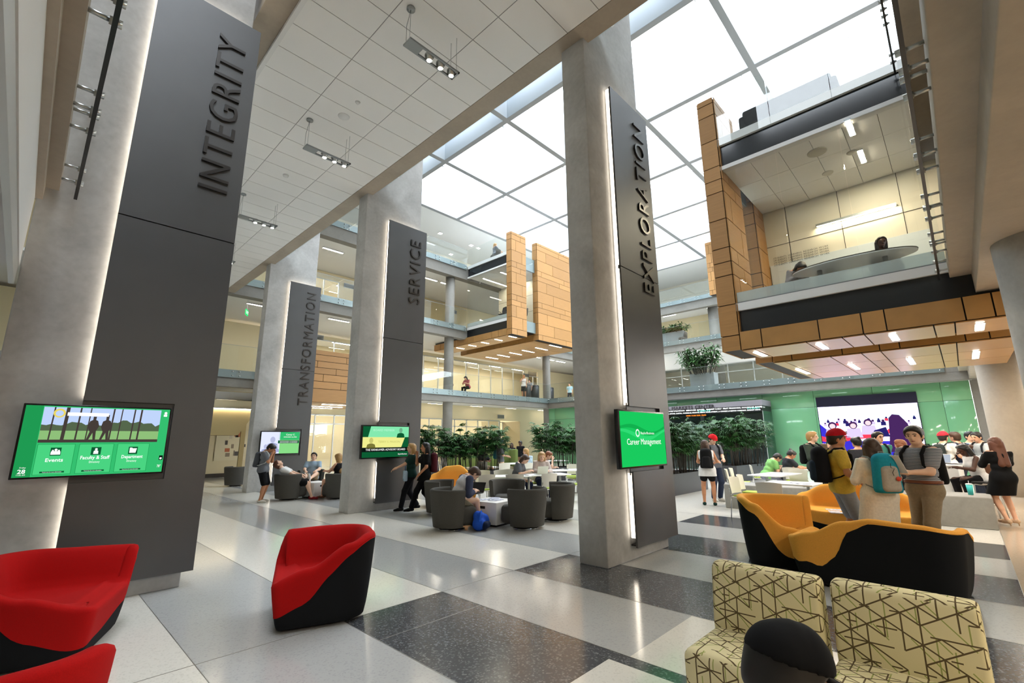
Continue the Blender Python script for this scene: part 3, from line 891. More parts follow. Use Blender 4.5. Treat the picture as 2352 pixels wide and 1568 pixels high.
    stext(o, '28', .05, .055, .055, WHT, fit=.055, bold=.001); stext(o, 'Friday', .06, .105, .018, WHT); stext(o, '11:00 AM', .045, .035, .018, WHT, fit=.06)
    flat(o, 'screen_icon_box', w - .06, .15, w - .025, .2, BLK, -.004); poly(o, 'screen_icon', circ(w - .044, .168, .011, 14), WHT, -.005)
    poly(o, 'screen_icon', circ(w - .055, h - .06, .014, 12), WHT, -.005); flat(o, 'screen_icon', w - .072, h - .1, w - .04, h - .075, WHT, -.005)
    stext(o, '78\u00b0', w - .07, .07, .04, WHT, fit=.035)
screen(-.03, 1.19, 1.32, 2.06, 6.72, 'wide touch screen directory with Events, Faculty and Department tiles', paint_directory, wallgap=.15)
def paint_career(o, w, h):
    b = .025
    flat(o, 'screen_display', b, b, w - b, h - b, emis('screen_bright_green', hx('19c75c'), 1.05))
    n = 20
    for k, (zz, am) in enumerate(((.72, .05), (.63, .04))):
        up = [(b + (w - 2 * b) * i / n, h * zz + am * math.sin(i * .33 + k) - .12 * (i / n) * (1 - i / n)) for i in range(n + 1)]
        dn = [(x, z - .035 - .03 * math.sin(PI * i / n)) for i, (x, z) in enumerate(up)][::-1]
        poly(o, 'screen_wave', up + dn, emis('screen_wave_green', hx('2fd873'), 1.05) if k else emis('screen_wave_dark', hx('12b14f'), 1.0), -.003)
    stext(o, 'Career Management', w / 2, h * .40, .12, WHT, fit=w * .74, align='CENTER')
    stext(o, 'BaylorBusiness', w * .42, h * .58, .05, WHT, fit=w * .3)
    a = circ(w * .36, h * .6, .055, 24); c = circ(w * .36, h * .6, .038, 24)
    MB().add([(x, -.005, z) for x, z in a + c], [(i, (i + 1) % 24, 24 + (i + 1) % 24, 24 + i) for i in range(24)], None, False).build('screen_ring_logo', WHT, o)
screen(5.66, 7.03, 1.26, 2.07, 3.4, 'green Career Management screen on the EXPLORATION pier', paint_career)
def face(o, cx, cz, s, m1, m2):
    poly(o, 'screen_portrait', [(cx - s, cz - s), (cx + s, cz - s), (cx + .8 * s, cz - .2 * s), (cx + .3 * s, cz), (cx - .3 * s, cz), (cx - .8 * s, cz - .2 * s)], m2, -.004)
    poly(o, 'screen_portrait', [(x, cz + .55 * s + (z - cz) * 1.25) for x, z in circ(cx, cz, .42 * s, 18)], m1, -.0045)
def paint_board(o, w, h):
    b = .03
    flat(o, 'screen_display', b, b, w - b, h - b, G3)
    poly(o, 'screen_banner', [(.17, h * .64), (w - b, h * .64), (w - b, h - b), (.24, h - b)], MINT, -.003)
    poly(o, 'screen_banner', [(b, h * .33), (w - .24, h * .33), (w - .14, h * .64), (b, h * .64)], YEL, -.003)
    face(o, w - .27, h * .77, .12, emis('screen_skin_green', hx('6fb08a'), 1), G3); face(o, .26, h * .45, .13, emis('screen_skin_yellow', hx('c9c873'), 1), emis('screen_olive', hx('7a7838'), 1))
    stext(o, 'BOARD MEMBER', .3, h * .82, .07, emis('screen_pale', hx('b6f0cf'), 1.1), fit=.6)
    stext(o, 'TERRY S. MAXON', .45, h * .47, .07, emis('screen_tan', hx('c2c06a'), 1), fit=.62)
    flat(o, 'screen_title_strip', b, h * .2, w - b, h * .33, BLK, -.004)
    stext(o, 'THE HANKAMER ADVISORY BOARD', .12, h * .235, .07, WHT, fit=w - .24)
    stext(o, 'BaylorBusiness', w - .33, h * .1, .05, WHT, fit=.26)
screen(5.69, 7.05, 1.25, 2.06, 10.5, 'screen titled The Hankamer Advisory Board on the SERVICE pier', paint_board)
def paint_news(o, w, h):
    b = .03
    flat(o, 'screen_display', b, b, w - b, h - b, emis('screen_lime', hx('86d884'), 1.05))
    flat(o, 'screen_picture', b, b, .66, h - b, emis('screen_pale_blue', hx('dde3fa'), 1.1), -.003)
    for x, z, s in ((.42, .4, .2), (.2, .2, .14), (.55, .2, .12)): face(o, x, z, s, emis('screen_lilac', hx('b9bfe0'), 1), emis('screen_lavender', hx('a5add6'), 1))
    flat(o, 'screen_headline', .62, h * .62, w - b, h - b, G1, -.003)
    stext(o, 'Casey C.', .85, h * .82, .08, WHT, fit=.32); stext(o, 'HONORED ALUMNI', .78, h * .72, .06, WHT, fit=.45)
    flat(o, 'screen_strip', .6, h * .47, w - .04, h * .6, G3, -.004)
    for i in range(2): stext(o, 'DISTINGUISHED ACHIEVEMENT', .66, h * (.54 - .055 * i), .04, WHT, fit=.62)
screen(5.77, 7.14, 1.25, 2.06, 17.7, 'pale blue and green news screen on the TRANSFORMATION pier', paint_news)

# ================================================================ big video wall on the green wall
vw = empty('video_wall', (28.1, 1.3, .7), 0, 'large bright video screen on the green glass wall', 'video screen')
L = 3.95
MB().box(0, 0, 0, .09, L, 3.0).build('casing', mat('video_casing', '14142a', .3), vw)
def vflat(name, y0, z0, y1, z1, m, x=-.004): return MB().quad((x, y1, z0), (x, y0, z0), (x, y0, z1), (x, y1, z1)).build(name, m, vw)
def vpoly(name, pts, m, x=-.006): return MB().add([(x, y, z) for y, z in pts], [tuple(range(len(pts)))], None, False).build(name, m, vw)
VS = 3.0
vw1 = emis('video_white', (.74, .66, 1), VS); vb = emis('video_blue', hx('3a32c8'), 1.3); vr = emis('video_red', hx('e03a50'), 1.5); vd = emis('video_navy', hx('2b2870'), 1.0); vl = emis('video_lilac', hx('c5b6e6'), 1.5); vp = emis('video_plum', hx('4b2a63'), 1.0); vs_ = emis('video_skin', hx('e8c9cf'), 1.4); vc = emis('video_pale_blue', hx('cfe2f4'), 1.8)
vflat('screen_display', .03, .03, L - .03, 2.5, vw1)
vflat('video_wall_corner', .03, 1.75, 1.6, 2.42, vc, -.005)
vpoly('video_sofa', [(L - .03, .03), (L - .03, 1.65), (L - .5, 1.15), (L - 1.0, .9), (L - 1.6, .8), (1.2, .8), (.9, 1.25), (.6, 1.25), (.5, .03)], vb)
vpoly('video_sofa_cushion', [(L - .03, 1.05), (L - .6, .9), (L - 1.4, 1.2), (1.4, 1.2), (.9, 1.6), (.9, 1.35), (1.5, .95), (L - 1.4, .9), (L - .6, .65), (L - .03, .8)], vr, -.007)
rnd = random.Random(8)
for i in range(22):
    y = .25 + i * .165 + rnd.uniform(-.05, .05); z = 1.78 + rnd.uniform(-.1, .12); s = rnd.uniform(.05, .10)
    vpoly('video_crowd_figure', [(y - s, z - 2.2 * s), (y + s, z - 2.2 * s), (y + s * .9, z - .4 * s), (y - s * .9, z - .4 * s)], [vd, vl, vr, vd][i % 4], -.0075)
    vpoly('video_crowd_figure', circ(y, z, s * .6, 12), [vd, vp][i % 2], -.008)
for y, z, s, mm in ((1.95, 1.62, .27, vl), (2.55, 1.5, .28, vl), (3.4, 1.5, .3, vl)):
    vpoly('video_figure', [(y - s * 1.2, z - 1.9 * s), (y + s * 1.2, z - 1.9 * s), (y + s * .9, z - .3 * s), (y - s * .9, z - .3 * s)], mm, -.009)
    vpoly('video_figure', circ(y, z + .2 * s, s * .62, 16), vp, -.0095); vpoly('video_figure', circ(y, z + .1 * s, s * .42, 16), vs_, -.01)
vpoly('video_hair', [(1.3, .3), (.2, .3), (.3, .9), (.5, 1.6), (.75, 1.98), (1.0, 2.02), (1.15, 1.85), (1.2, 1.2)], vp, -.011)
vpoly('video_shadow', [(1.2, 1.0), (1.9, 1.0), (1.75, 1.3), (1.3, 1.45)], vd, -.0105)
for y0, y1, z in ((.1, 1.5, 2.25), (1.6, 3.9, 2.3), (2.2, 2.3, 2.2)): vflat('video_ceiling_line', y0, z, y1, z + .02, vc, -.006)

# ================================================================ FINANCIAL MARKETS CENTER kiosk with ticker
fk = empty('ticker_kiosk', (26.5, 7.36, 0), 0, 'glass walled corner room with a lit news ticker above the palms', 'kiosk')
can = MB(); KL = 12.0
can.prism([(0, 3.36), (0, 3.66), (KL, 3.42), (KL, 3.36)], 0, 1.6, None, 'x')
can.build('canopy', mat('canopy_grey', '8b8890', .5, .2), fk)
MB().box(.02, .02, 3.08, 1.58, KL, 3.36).build('ticker_housing', BLACK, fk)
def tick(txt, z, s, m, y0, wid): 
    me = text_mesh(txt, s, 0, res=1, bold=.004); me.materials.clear(); me.materials.append(m)
    xs = [v.co.x for v in me.vertices]; k = wid / (max(xs) - min(xs))
    for v in me.vertices: v.co.x *= k
    t = bpy.data.objects.new('ticker_text', me); C.objects.link(t); t.parent = fk
    # reads towards -Y, faces -X
    t.matrix_local = Matrix(((0, 0, -1, -.01), (-1, 0, 0, y0), (0, 1, 0, z), (0, 0, 0, 1)))
TW = emis('ticker_white', (.95, 1, 1), 1.6); TC = emis('ticker_teal', hx('6fe3d0'), 1.4); TO = emis('ticker_orange', hx('ff8a2a'), 2)
tick('CORPORATION  SERVICES (NYSE)', 3.25, .1, TW, 5.2, 2.2); tick('MARKET DAILY  FIRST FINANCIAL HOLDINGS (NYSE)', 3.25, .1, TW, 2.9, 2.9)
tick('1,242.75', 3.19, .1, TC, 3.4, .7); tick('7,149.81', 3.2, .1, TC, .75, .6)
tick('REAL ESTATE, CAPITAL, COMMERCE, FINANCE, MEDIA, DEVELOPMENT, A CHINESE LOGISTICS COMPANY, MARKET NEWS', 3.11, .085, TW, 5.3, 5.2)
MB().box(.0, 2.9, 2.93, .03, 4.15, 3.06).build('ticker_clock_box', BLACK, fk)
tick('10:36 11:36 5:36 12:36', 2.95, .09, TO, 4.1, 1.15)
me = text_mesh('FINANCIAL MARKETS CENTER', .26, .03, res=2); me.materials.clear(); me.materials.append(mat('sign_letter', '4c4950', .4, .5))
xs = [v.co.x for v in me.vertices]; k = 4.1 / (max(xs) - min(xs))
for v in me.vertices: v.co.x *= k
t = bpy.data.objects.new('sign_lettering', me); C.objects.link(t); t.parent = fk
t.matrix_local = Matrix(((0, 0, -1, -.02), (-1, 0, 0, 6.55), (0, 1, 0, 3.36), (0, 0, 0, 1)))
# ticker return facing -Y
tm = text_mesh('1,280.40', .1, 0, res=1); tm.materials.clear(); tm.materials.append(TW)
t = bpy.data.objects.new('ticker_text', tm); C.objects.link(t); t.parent = fk
t.matrix_local = Matrix(((1, 0, 0, .15), (0, 0, -1, .01), (0, 1, 0, 3.24), (0, 0, 0, 1)))
for i in range(5): MB().box(0, .02 + i * 2.4, .02, .02, 2.38 + i * 2.4, 3.08).build('glass_pane', glassmat('kiosk_glass', (.62, .74, .74), ior=1.6), fk)
MB().box(.02, 0, .02, 1.58, .02, 3.08).build('glass_pane', MATS['kiosk_glass'], fk)
MB().box(0, 0, 0, .03, .03, 3.08).build('corner_post', ALU, fk)
MB().box(1.4, .1, .02, 1.5, KL, 3.0).build('inner_wall', mat('kiosk_dark', '30363a', .6), fk)
for y in (1.2, 3.4): MB().box(1.3, y, 1.9, 1.34, y + 1.2, 2.5).build('inner_monitor', emis('kiosk_monitor', hx('d8e2d4'), .9), fk)

# ================================================================ ceiling fittings
def pendant(x, y, z, label):
    o = empty('pendant_spotlight', (x, y, z), 0, label, 'pendant light', 'pendant spotlights under the tile ceiling')
    b = MB(); W, D = .96, .2
    b.box(0, -D / 2, 0, .25, D / 2, .03); b.box(.25, -D / 2, 0, W, -D / 2 + .03, .03); b.box(.25, D / 2 - .03, 0, W, D / 2, .03); b.box(W - .03, -D / 2, 0, W, D / 2, .03)
    b.build('frame', GREY_M, o)
    for k in range(3):
        cx = .42 + .22 * k
        MB().lathe([(.05, -.045), (.05, .02), (.075, .03), (.075, .05), (.03, .07)], cx, 0, 20).build('lamp_head', STEEL, o)
        MB().lathe([(.038, -.046), (.001, -.047)], cx, 0, 16, cap=False).build('lamp_lens', emis('spot_lens', (1, .93, .8), 300), o)
    h = 8.285 - z
    for px, py in ((.06, .02), (W - .05, -.07), (W - .05, .08)):
        MB().tube([(px, py, .03), (px, py, h)], .003, 5).build('cable', GREY_M, o)
    MB().tube([(.02, .05, .03), (.02, .06, h * .5), (.05, .04, h * .8), (.06, .02, h)], .004, 5).build('power_cord', mat('cord_grey', '888', .6) if False else GREY_M, o)
    MB().lathe([(.065, h - .03), (.065, h)], .06, .02, 20).build('canopy', GREY_M, o)
    return o
pendant(3.19, 5.22, 7.6, 'nearest three-lamp pendant under the white tile ceiling')
pendant(3.17, 8.9, 7.6, 'three-lamp pendant second from the camera under the tile ceiling')
pendant(3.17, 13.15, 7.6, 'three-lamp pendant third from the camera, beside the INTEGRITY panel')
pendant(3.17, 16.9, 7.6, 'farthest three-lamp pendant, half hidden by the INTEGRITY panel')
tag(MB().lathe([(.11, 8.275), (.115, 8.285)], 3.68, 8.32, 24).build('ceiling_speaker', WHITE), 'round white ceiling speaker between two pendants', 'speaker')
tag(MB().lathe([(.02, 8.24), (.05, 8.285)], 3.68, 7.73, 16).build('sprinkler', WHITE), 'small sprinkler head in the tile ceiling near the speaker', 'sprinkler')
tag(MB().lathe([(.03, 8.23), (.06, 8.25), (.07, 8.285)], 3.68, 11.42, 20).build('smoke_detector', WHITE), 'white smoke detector in the tile ceiling beyond the second pendant', 'smoke detector')
for (x, y, r), l in (((11.92, 1.48, .2), 'large round speaker in the ceiling of the near pod'), ((13.12, 1.48, .12), 'white sensor disc deeper in the near pod ceiling'), ((12.5, .9, .1), 'small sensor disc beside the lamp in the near pod ceiling')):
    tag(MB().lathe([(r * .85, 8.165), (r, 8.18), (r, 8.19)], x, y, 28).build('ceiling_disc', mat('disc_grey', 'b9b7ac', .6)), l, 'ceiling fitting')

# gallery lamps
LL = [(x, 26.6, 4.25) for x in (11.5, 15.4, 19.27, 23.2, 27.0, 31.0)]
LL += [(x, 24.7, 8.43) for x in (6.8, 10.97, 14.6, 28.0, 29.8, 31.4)] + [(x, 24.9, 12.57) for x in (6.8, 10.4, 14.2, 17.3, 18.85)]
GL = emis('gallery_lamp', (1, .87, .66), 62)
for x, y, z in LL:
    strip_lamp('gallery_lamp', (x, y, z), (x + 1.2, y, z), .12, .03, GL if z > 5 else emis('ground_lamp', (1, .86, .66), 13), 'slim ceiling lamp over a far gallery', 'ceiling lamps of the far galleries', 'ceiling lamp')
for y in (5, 9, 13, 17, 21):
    for x, z in ((35.2, 8.45), (39, 12.59)):
        strip_lamp('gallery_lamp', (x, y, z), (x, y + 1.2, z), .12, .03, LED_N, 'slim ceiling lamp over a right-hand gallery', 'ceiling lamps of the right-hand galleries', 'ceiling lamp')
for x in range(8, 34, 3):
    for z in (4.2, 8.4, 12.54):
        strip_lamp('office_lamp', (x, 30.6, z + .03), (x + 1.4, 30.6, z + .03), .2, .04, emis('office_lamp', (1, .9, .78), 110), 'ceiling lamp inside a far office', 'ceiling lamps of the far offices', 'ceiling lamp')
for y in (2, 6, 10, 14, 18): strip_lamp('office_lamp', (38.5, y, 8.43), (38.5, y + 1.5, 8.43), .25, .04, LED_N, 'ceiling lamp inside a right-hand office', 'ceiling lamps of the right-hand offices', 'ceiling lamp')
for x in (16, 19, 22, 25, 28, 31, 34):
    for y in (25.5, 28): strip_lamp('downlight', (x, y, 16.57), (x + .25, y, 16.57), .25, .02, LED_N, 'downlight in the white top floor ceiling', 'downlights of the far top floor', 'ceiling lamp')
# lamps over the near wings (under the second floor galleries, out of view above and behind the camera)
for x in (-2, 1.5, 5, 9, 13, 17, 21, 25):
    for y in (-3.2, -6.8):
        strip_lamp('wing_lamp', (x, y, 4.07), (x + 1.5, y, 4.07), .14, .03, emis('wing_lamp', (1, .9, .74), 130), 'slim ceiling lamp under the near gallery', 'ceiling lamps of the near wing', 'ceiling lamp')
for p, l in (((27.7, 24.0, 4.2), 'vent'),): pass
def vent(x, y, z, w, h, label):
    o = empty('air_vent', (x, y, z), 0, label, 'vent')
    MB().box(-w / 2, -.02, -h / 2, w / 2, 0, h / 2).build('vent_frame', GREY_M, o)
    b = MB()
    for i in range(5): b.box(-w / 2 + .03, -.03, -h / 2 + .03 + i * (h - .06) / 5, w / 2 - .03, -.02, -h / 2 + .03 + (i + .6) * (h - .06) / 5)
    b.build('slats', mat('vent_dark', '55524a', .6), o)
vent(27.0, 27.18, 3.6, .75, .3, 'grey air vent on the ground floor wall above the office glazing')
vent(12.0, 28.58, 8.17, .9, .3, 'air vent on the second floor between two piers'); vent(14.0, 28.58, 12.0, .9, .3, 'air vent on the third floor between two piers')
vent(22.9, 28.58, 12.0, .8, .3, 'air vent on the third floor right of the SERVICE panel'); vent(31.7, 28.58, 7.6, .8, .3, 'air vent on the second floor beside the round column')
ex = empty('exit_sign', (6.5, 23.5, 7.66), math.radians(60), 'green exit sign under the walkway near the far stair', 'exit sign')
MB().box(-.2, -.02, -.13, .2, .02, .13).build('sign_face', emis('exit_green', hx('2fc46a'), 1.6), ex)
MB().box(-.03, -.01, .13, .03, .01, .8).build('sign_stem', WHITE, ex)
for s in (-1, 1):
    me = text_mesh('EXIT', .2, 0, align='CENTER'); me.materials.clear(); me.materials.append(emis('exit_white', (1, 1, 1), 1.8))
    t = bpy.data.objects.new('sign_letters', me); C.objects.link(t); t.parent = ex
    t.matrix_local = Matrix(((s * -1, 0, 0, 0), (0, 0, s, s * .025), (0, 1, 0, -.07), (0, 0, 0, 1)))
# ================================================================ lounge seats with a swooping rim
def fabric(name, col, sc=220, var=.12):
    m = mat(name, col, .95, noise=var, nscale=sc, spec=.2)
    return m
RED = fabric('red_felt', 'ab0d0d'); ORG = fabric('orange_felt', 'e8a447'); BLKF = fabric('black_felt', '15171a'); CHAR = fabric('charcoal_tweed', '4f4d48', 160, .2)
def cat_int(xs, keys):
    """smooth periodic interpolation of (t, value) keys on 0..1"""
    keys = sorted(keys); n = len(keys)
    ts = [k[0] for k in keys]; vs = [k[1] for k in keys]
    out = []
    for x in xs:
        for i in range(n):
            t0 = ts[i]; t1 = ts[(i + 1) % n] + (1 if i == n - 1 else 0)
            xx = x if x >= ts[0] else x + 1
            if t0 <= xx <= t1 + 1e-9:
                u = (xx - t0) / max(1e-9, t1 - t0)
                u = u * u * (3 - 2 * u)
                out.append(vs[i] * (1 - u) + vs[(i + 1) % n] * u); break
        else: out.append(vs[0])
    return out
def rrect(w, d, rf, rb, n):
    """closed outline, front edge at +y; starts at front-left corner, goes left side -> back -> right side -> front"""
    pts = []
    def arc(cx, cy, r, a0, a1, k):
        for i in range(k + 1):
            a = a0 + (a1 - a0) * i / k
            pts.append((cx + r * math.cos(a), cy + r * math.sin(a)))
    h, e = w / 2, d / 2
    arc(-h + rf, e - rf, rf, PI / 2, PI, 5); arc(-h + rb, -e + rb, rb, PI, PI * 1.5, 8)
    arc(h - rb, -e + rb, rb, PI * 1.5, 2 * PI, 8); arc(h - rf, e - rf, rf, 0, PI / 2, 5)
    P = [Vector((x, y, 0)) for x, y in pts]; L = [0]
    for a, b in zip(P, P[1:] + P[:1]): L.append(L[-1] + (b - a).length)
    out = []
    for i in range(n):
        s = L[-1] * i / n
        for k in range(len(P)):
            if L[k] <= s <= L[k + 1] + 1e-9:
                u = (s - L[k]) / max(1e-9, L[k + 1] - L[k]); out.append(P[k].lerp(P[(k + 1) % len(P)], u)); break
    return out
def lounge(w, d, rim, band, col, loc, rz, label, seat=.40, rf=.07, rb=.3, group=None, taper=.8):
    """rim / band: keys (t, height) / (t, depth of the coloured band) around the outline"""
    o = empty('lounge_seat', loc, rz, label, 'lounge seat', group)
    n = 96
    top = rrect(w, d, rf, rb, n)
    ts = [i / n for i in range(n)]
    H = cat_int(ts, rim); Bd = cat_int(ts, band)
    nor = []
    for i in range(n):
        t = (top[(i + 1) % n] - top[i - 1]).normalized(); nor.append(Vector((-t.y, t.x, 0)))
    c = Vector((0, 0, 0))
    if (top[0] + nor[0] * .1 - c).length > top[0].length: nor = [-v for v in nor]
    def outer(i, z):
        h = H[i]; t = max(0, min(1, z / h)) ** .55
        b = top[i] * taper
        p = b.lerp(top[i], t); return Vector((p.x, p.y, z))
    sh, up = MB(), MB()
    rows = 9
    vs, fs = [], []
    for r in range(rows + 1):
        for i in range(n):
            zb = max(.05, H[i] - Bd[i]); vs.append(outer(i, .03 + (zb - .03) * r / rows))
    for r in range(rows):
        for i in range(n): fs.append((r * n + i, r * n + (i + 1) % n, (r + 1) * n + (i + 1) % n, (r + 1) * n + i))
    fs.append(tuple(range(n))[::-1])
    sh.add(vs, fs, None, True); sh.build('shell', BLKF, o)
    vs, fs = [], []
    prof = []
    for i in range(n):
        zb = max(.05, H[i] - Bd[i]); h = H[i]; col_ = []
        for r in range(7): 
            p = outer(i, zb + (h - .035 - zb) * r / 6)
            if r == 0: p = p + Vector((p.x, p.y, 0)).normalized() * .004
            col_.append(p)
        o_ = outer(i, h)
        k = min(1, max(0, (h - seat) / .12))
        col_.append(Vector((o_.x, o_.y, h - .012)) + nor[i] * .012)
        col_.append(Vector((o_.x, o_.y, h)) + nor[i] * .04)
        col_.append(Vector((o_.x, o_.y, h - .004)) + nor[i] * .075)
        col_.append(Vector((o_.x, o_.y, h - .03 * k)) + nor[i] * .105)
        for q in range(1, 5):
            z = h - .03 * k + (seat + .02 - h + .03 * k) * q / 4
            col_.append(Vector((o_.x, o_.y, z)) + nor[i] * (.11 + .05 * q / 4 + .03 * math.sin(q / 4 * PI * .5)))
        col_.append(Vector((o_.x, o_.y, seat)) + nor[i] * .24)
        prof.append(col_)
    m = len(prof[0])
    for r in range(m):
        for i in range(n): vs.append(prof[i][r])
    for r in range(m - 1):
        for i in range(n): fs.append((r * n + i, r * n + (i + 1) % n, (r + 1) * n + (i + 1) % n, (r + 1) * n + i))
    vs.append(Vector((0, 0, seat - .015)))
    for i in range(n): fs.append(((m - 1) * n + i, (m - 1) * n + (i + 1) % n, m * n))
    up.add(vs, fs, None, True); up.build('upholstery', col, o)
    return o
# outline parameter t: 0 front-left, ~.22 back-left, ~.5 back-right end, ~.72 front-right, .72-1 front lip
def rim_l(lo, hi, far, fl=.41):      # left arm low at the front, right arm high
    return [(0, lo), (.10, lo + .10), (.20, hi - .06), (.27, hi), (.38, hi - .01), (.5, hi - .02), (.62, far + .01), (.715, far), (.765, fl), (.86, fl), (.97, fl)]
def rim_r(lo, hi, far, fl=.41):
    return [(0.0, far), (.12, far + .01), (.24, hi - .02), (.36, hi - .01), (.47, hi), (.53, hi - .06), (.63, lo + .10), (.73, lo), (.77, fl), (.9, fl), (.96, fl)]
band_l = [(0, .30), (.08, .30), (.15, .17), (.24, .05), (.5, .05), (.7, .12), (.76, .2), (.97, .28)]
band_r = [(0, .12), (.2, .05), (.47, .05), (.58, .17), (.65, .30), (.73, .30), (.8, .26), (.96, .16)]
A = math.atan2
lounge(.98, .92, rim_l(.43, .77, .74), band_l, RED, (2.31, 4.86, 0), math.radians(68), 'red lounge seat with black shell standing alone on the cream floor band')
lounge(1.05, 1.0, rim_r(.42, .74, .70), band_r, RED, (.32, 5.72, 0), math.radians(-112), 'large red lounge seat in front of the INTEGRITY panel', group=None)
lounge(1.05, 1.0, [(0, .42), (.08, .6), (.2, .72), (.5, .73), (.62, .6), (.72, .42), (.86, .41)], [(0, .3), (.25, .45), (.5, .45), (.72, .3)], RED, (-.05, 3.42, 0), math.radians(4), 'red lounge seat cut off at the bottom left corner')
S1r = [(0, .5), (.06, .5), (.15, .50), (.2, .52), (.245, .58), (.32, .74), (.37, .79), (.44, .775), (.52, .74), (.58, .73), (.7, .6), (.76, .41), (.86, .41), (.96, .41)]
S1b = [(0, .2), (.17, .24), (.22, .3), (.262, .37), (.29, .34), (.33, .1), (.37, .05), (.52, .03), (.7, .08), (.8, .15), (.96, .18)]
lounge(1.62, 1.0, S1r, S1b, ORG, (6.98, .93, 0), math.radians(-94), 'long orange lounge seat with its black back turned to the camera', rb=.22, taper=.86)
lounge(1.05, .95, rim_r(.44, .87, .84), [(0, .1), (.2, .04), (.44, .04), (.52, .12), (.6, .36), (.66, .38), (.73, .36), (.85, .2), (.96, .14)], ORG, (7.42, 2.05, 0), math.radians(-160), 'orange lounge seat with tall pointed black side left of the long one')
lounge(1.9, 1.0, [(0, .44), (.08, .5), (.17, .6), (.25, .74), (.34, .92), (.42, .8), (.5, .64), (.6, .5), (.7, .44), (.76, .41), (.86, .41), (.96, .41)],
       [(0, .2), (.3, .1), (.7, .2), (.86, .26)], ORG, (10.35, 1.55, 0), math.radians(95), 'orange lounge seat with humped back and a newspaper on it, facing the camera')
lounge(1.25, 1.0, [(0, .45), (.1, .55), (.2, .8), (.3, 1.0), (.38, .98), (.46, .8), (.56, .6), (.7, .45), (.76, .41), (.96, .41)],
       [(0, .3), (.2, .5), (.3, .3), (.4, .2), (.5, .25), (.7, .3), (.86, .2)], ORG, (8.15, 10.1, 0), math.radians(150), 'orange lounge seat behind the student with the laptop')

# ================================================================ slipper chairs in a geometric print
def geo_print(name, base, line, line2):
    m = bpy.data.materials.new(name); m.use_nodes = True
    t = m.node_tree; b = t.nodes['Principled BSDF']; b.inputs['Roughness'].default_value = .9; b.inputs['Specular IOR Level'].default_value = .2
    uv = t.nodes.new('ShaderNodeUVMap'); sp = t.nodes.new('ShaderNodeSeparateXYZ'); t.links.new(uv.outputs[0], sp.inputs[0])
    def M_(op, a, b_=None, c_=None):
        n = t.nodes.new('ShaderNodeMath'); n.operation = op
        for i, v in enumerate((a, b_, c_)):
            if v is None: continue
            if isinstance(v, (int, float)): n.inputs[i].default_value = v
            else: t.links.new(v, n.inputs[i])
        return n.outputs[0]
    def family(ang, s, wd, gate, seed, seg):
        ca, sa = math.cos(ang), math.sin(ang)
        y_ = M_('DIVIDE', M_('SUBTRACT', M_('MULTIPLY', sp.outputs[1], ca), M_('MULTIPLY', sp.outputs[0], sa)), s)
        x_ = M_('DIVIDE', M_('ADD', M_('MULTIPLY', sp.outputs[0], ca), M_('MULTIPLY', sp.outputs[1], sa)), seg)
        j = M_('ROUND', y_); v = M_('SUBTRACT', x_, M_('MULTIPLY', j, .5))
        ln = M_('LESS_THAN', M_('ABSOLUTE', M_('SUBTRACT', y_, j)), wd / s / 2)
        cb = t.nodes.new('ShaderNodeCombineXYZ'); t.links.new(j, cb.inputs[0]); t.links.new(M_('FLOOR', v), cb.inputs[1]); cb.inputs[2].default_value = seed
        wn = t.nodes.new('ShaderNodeTexWhiteNoise'); wn.noise_dimensions = '3D'; t.links.new(cb.outputs[0], wn.inputs['Vector'])
        return M_('MULTIPLY', ln, M_('GREATER_THAN', wn.outputs['Value'], gate))
    S = .09; q = S * math.sqrt(3) / 2
    dark = None
    for k, (a, sd) in enumerate(((0, 1), (PI / 3, 2), (-PI / 3, 3))):
        f = family(a + PI / 2, q, .0075, .30, sd, S); dark = f if dark is None else M_('MAXIMUM', dark, f)
    f = family(0, S, .007, .6, 9, S * .5); dark = M_('MAXIMUM', dark, f)
    light = M_('MAXIMUM', family(PI / 2, S * .75, .006, .6, 5, S), family(PI / 4, S, .006, .5, 7, S))
    def mix(fac, A_, B_):
        x = t.nodes.new('ShaderNodeMix'); x.data_type = 'RGBA'; t.links.new(fac, x.inputs['Factor'])
        for nm_, v in (('A', A_), ('B', B_)):
            if isinstance(v, str): x.inputs[nm_].default_value = (*hx(v), 1)
            else: t.links.new(v, x.inputs[nm_])
        return x.outputs['Result']
    t.links.new(mix(dark, mix(light, base, line2), line), b.inputs['Base Color'])
    return m
PRINT = geo_print('geometric_print', 'dbd0a4', '5f5138', '9aa05c')
def box_uv(me):
    uvl = me.uv_layers.new(name='UVMap')
    for p in me.polygons:
        n = p.normal; ax = max(range(3), key=lambda i: abs(n[i]))
        for li in p.loop_indices:
            c = me.vertices[me.loops[li].vertex_index].co
            uvl.data[li].uv = (c.x, c.y + .5) if ax == 2 else ((c.x, c.z) if ax == 1 else (c.y, c.z))
def slipper(loc, rz, label):
    o = empty('slipper_chair', loc, rz, label, 'armless chair')
    w = .64
    def sm(mb, name, bev):
        ob = mb.build(name, PRINT, o, bevel=bev, seg=4); box_uv(ob.data); return ob
    sm(MB().box(-w / 2, -.02, .10, w / 2, .50, .43), 'seat', .05)
    pr = [(-.20, .10), (.0, .10), (.02, .46), (-.02, .80), (-.07, .82), (-.15, .82), (-.19, .78), (-.17, .45)]
    sm(MB().prism([(y, z) for y, z in pr], -w / 2, w / 2, None, 'x'), 'backrest', .03)
    for x in (-.27, .27):
        for y in (-.1, .44): MB().cyl(x, y, 0, .11, .02, 10).build('leg', STEEL, o)
    return o
slipper((3.42, 1.09, 0), math.radians(89), 'patterned armless chair behind the person in the black cap, the left one of the pair')
slipper((3.44, .40, 0), math.radians(89), 'patterned armless chair at the bottom right, nearest the right edge')

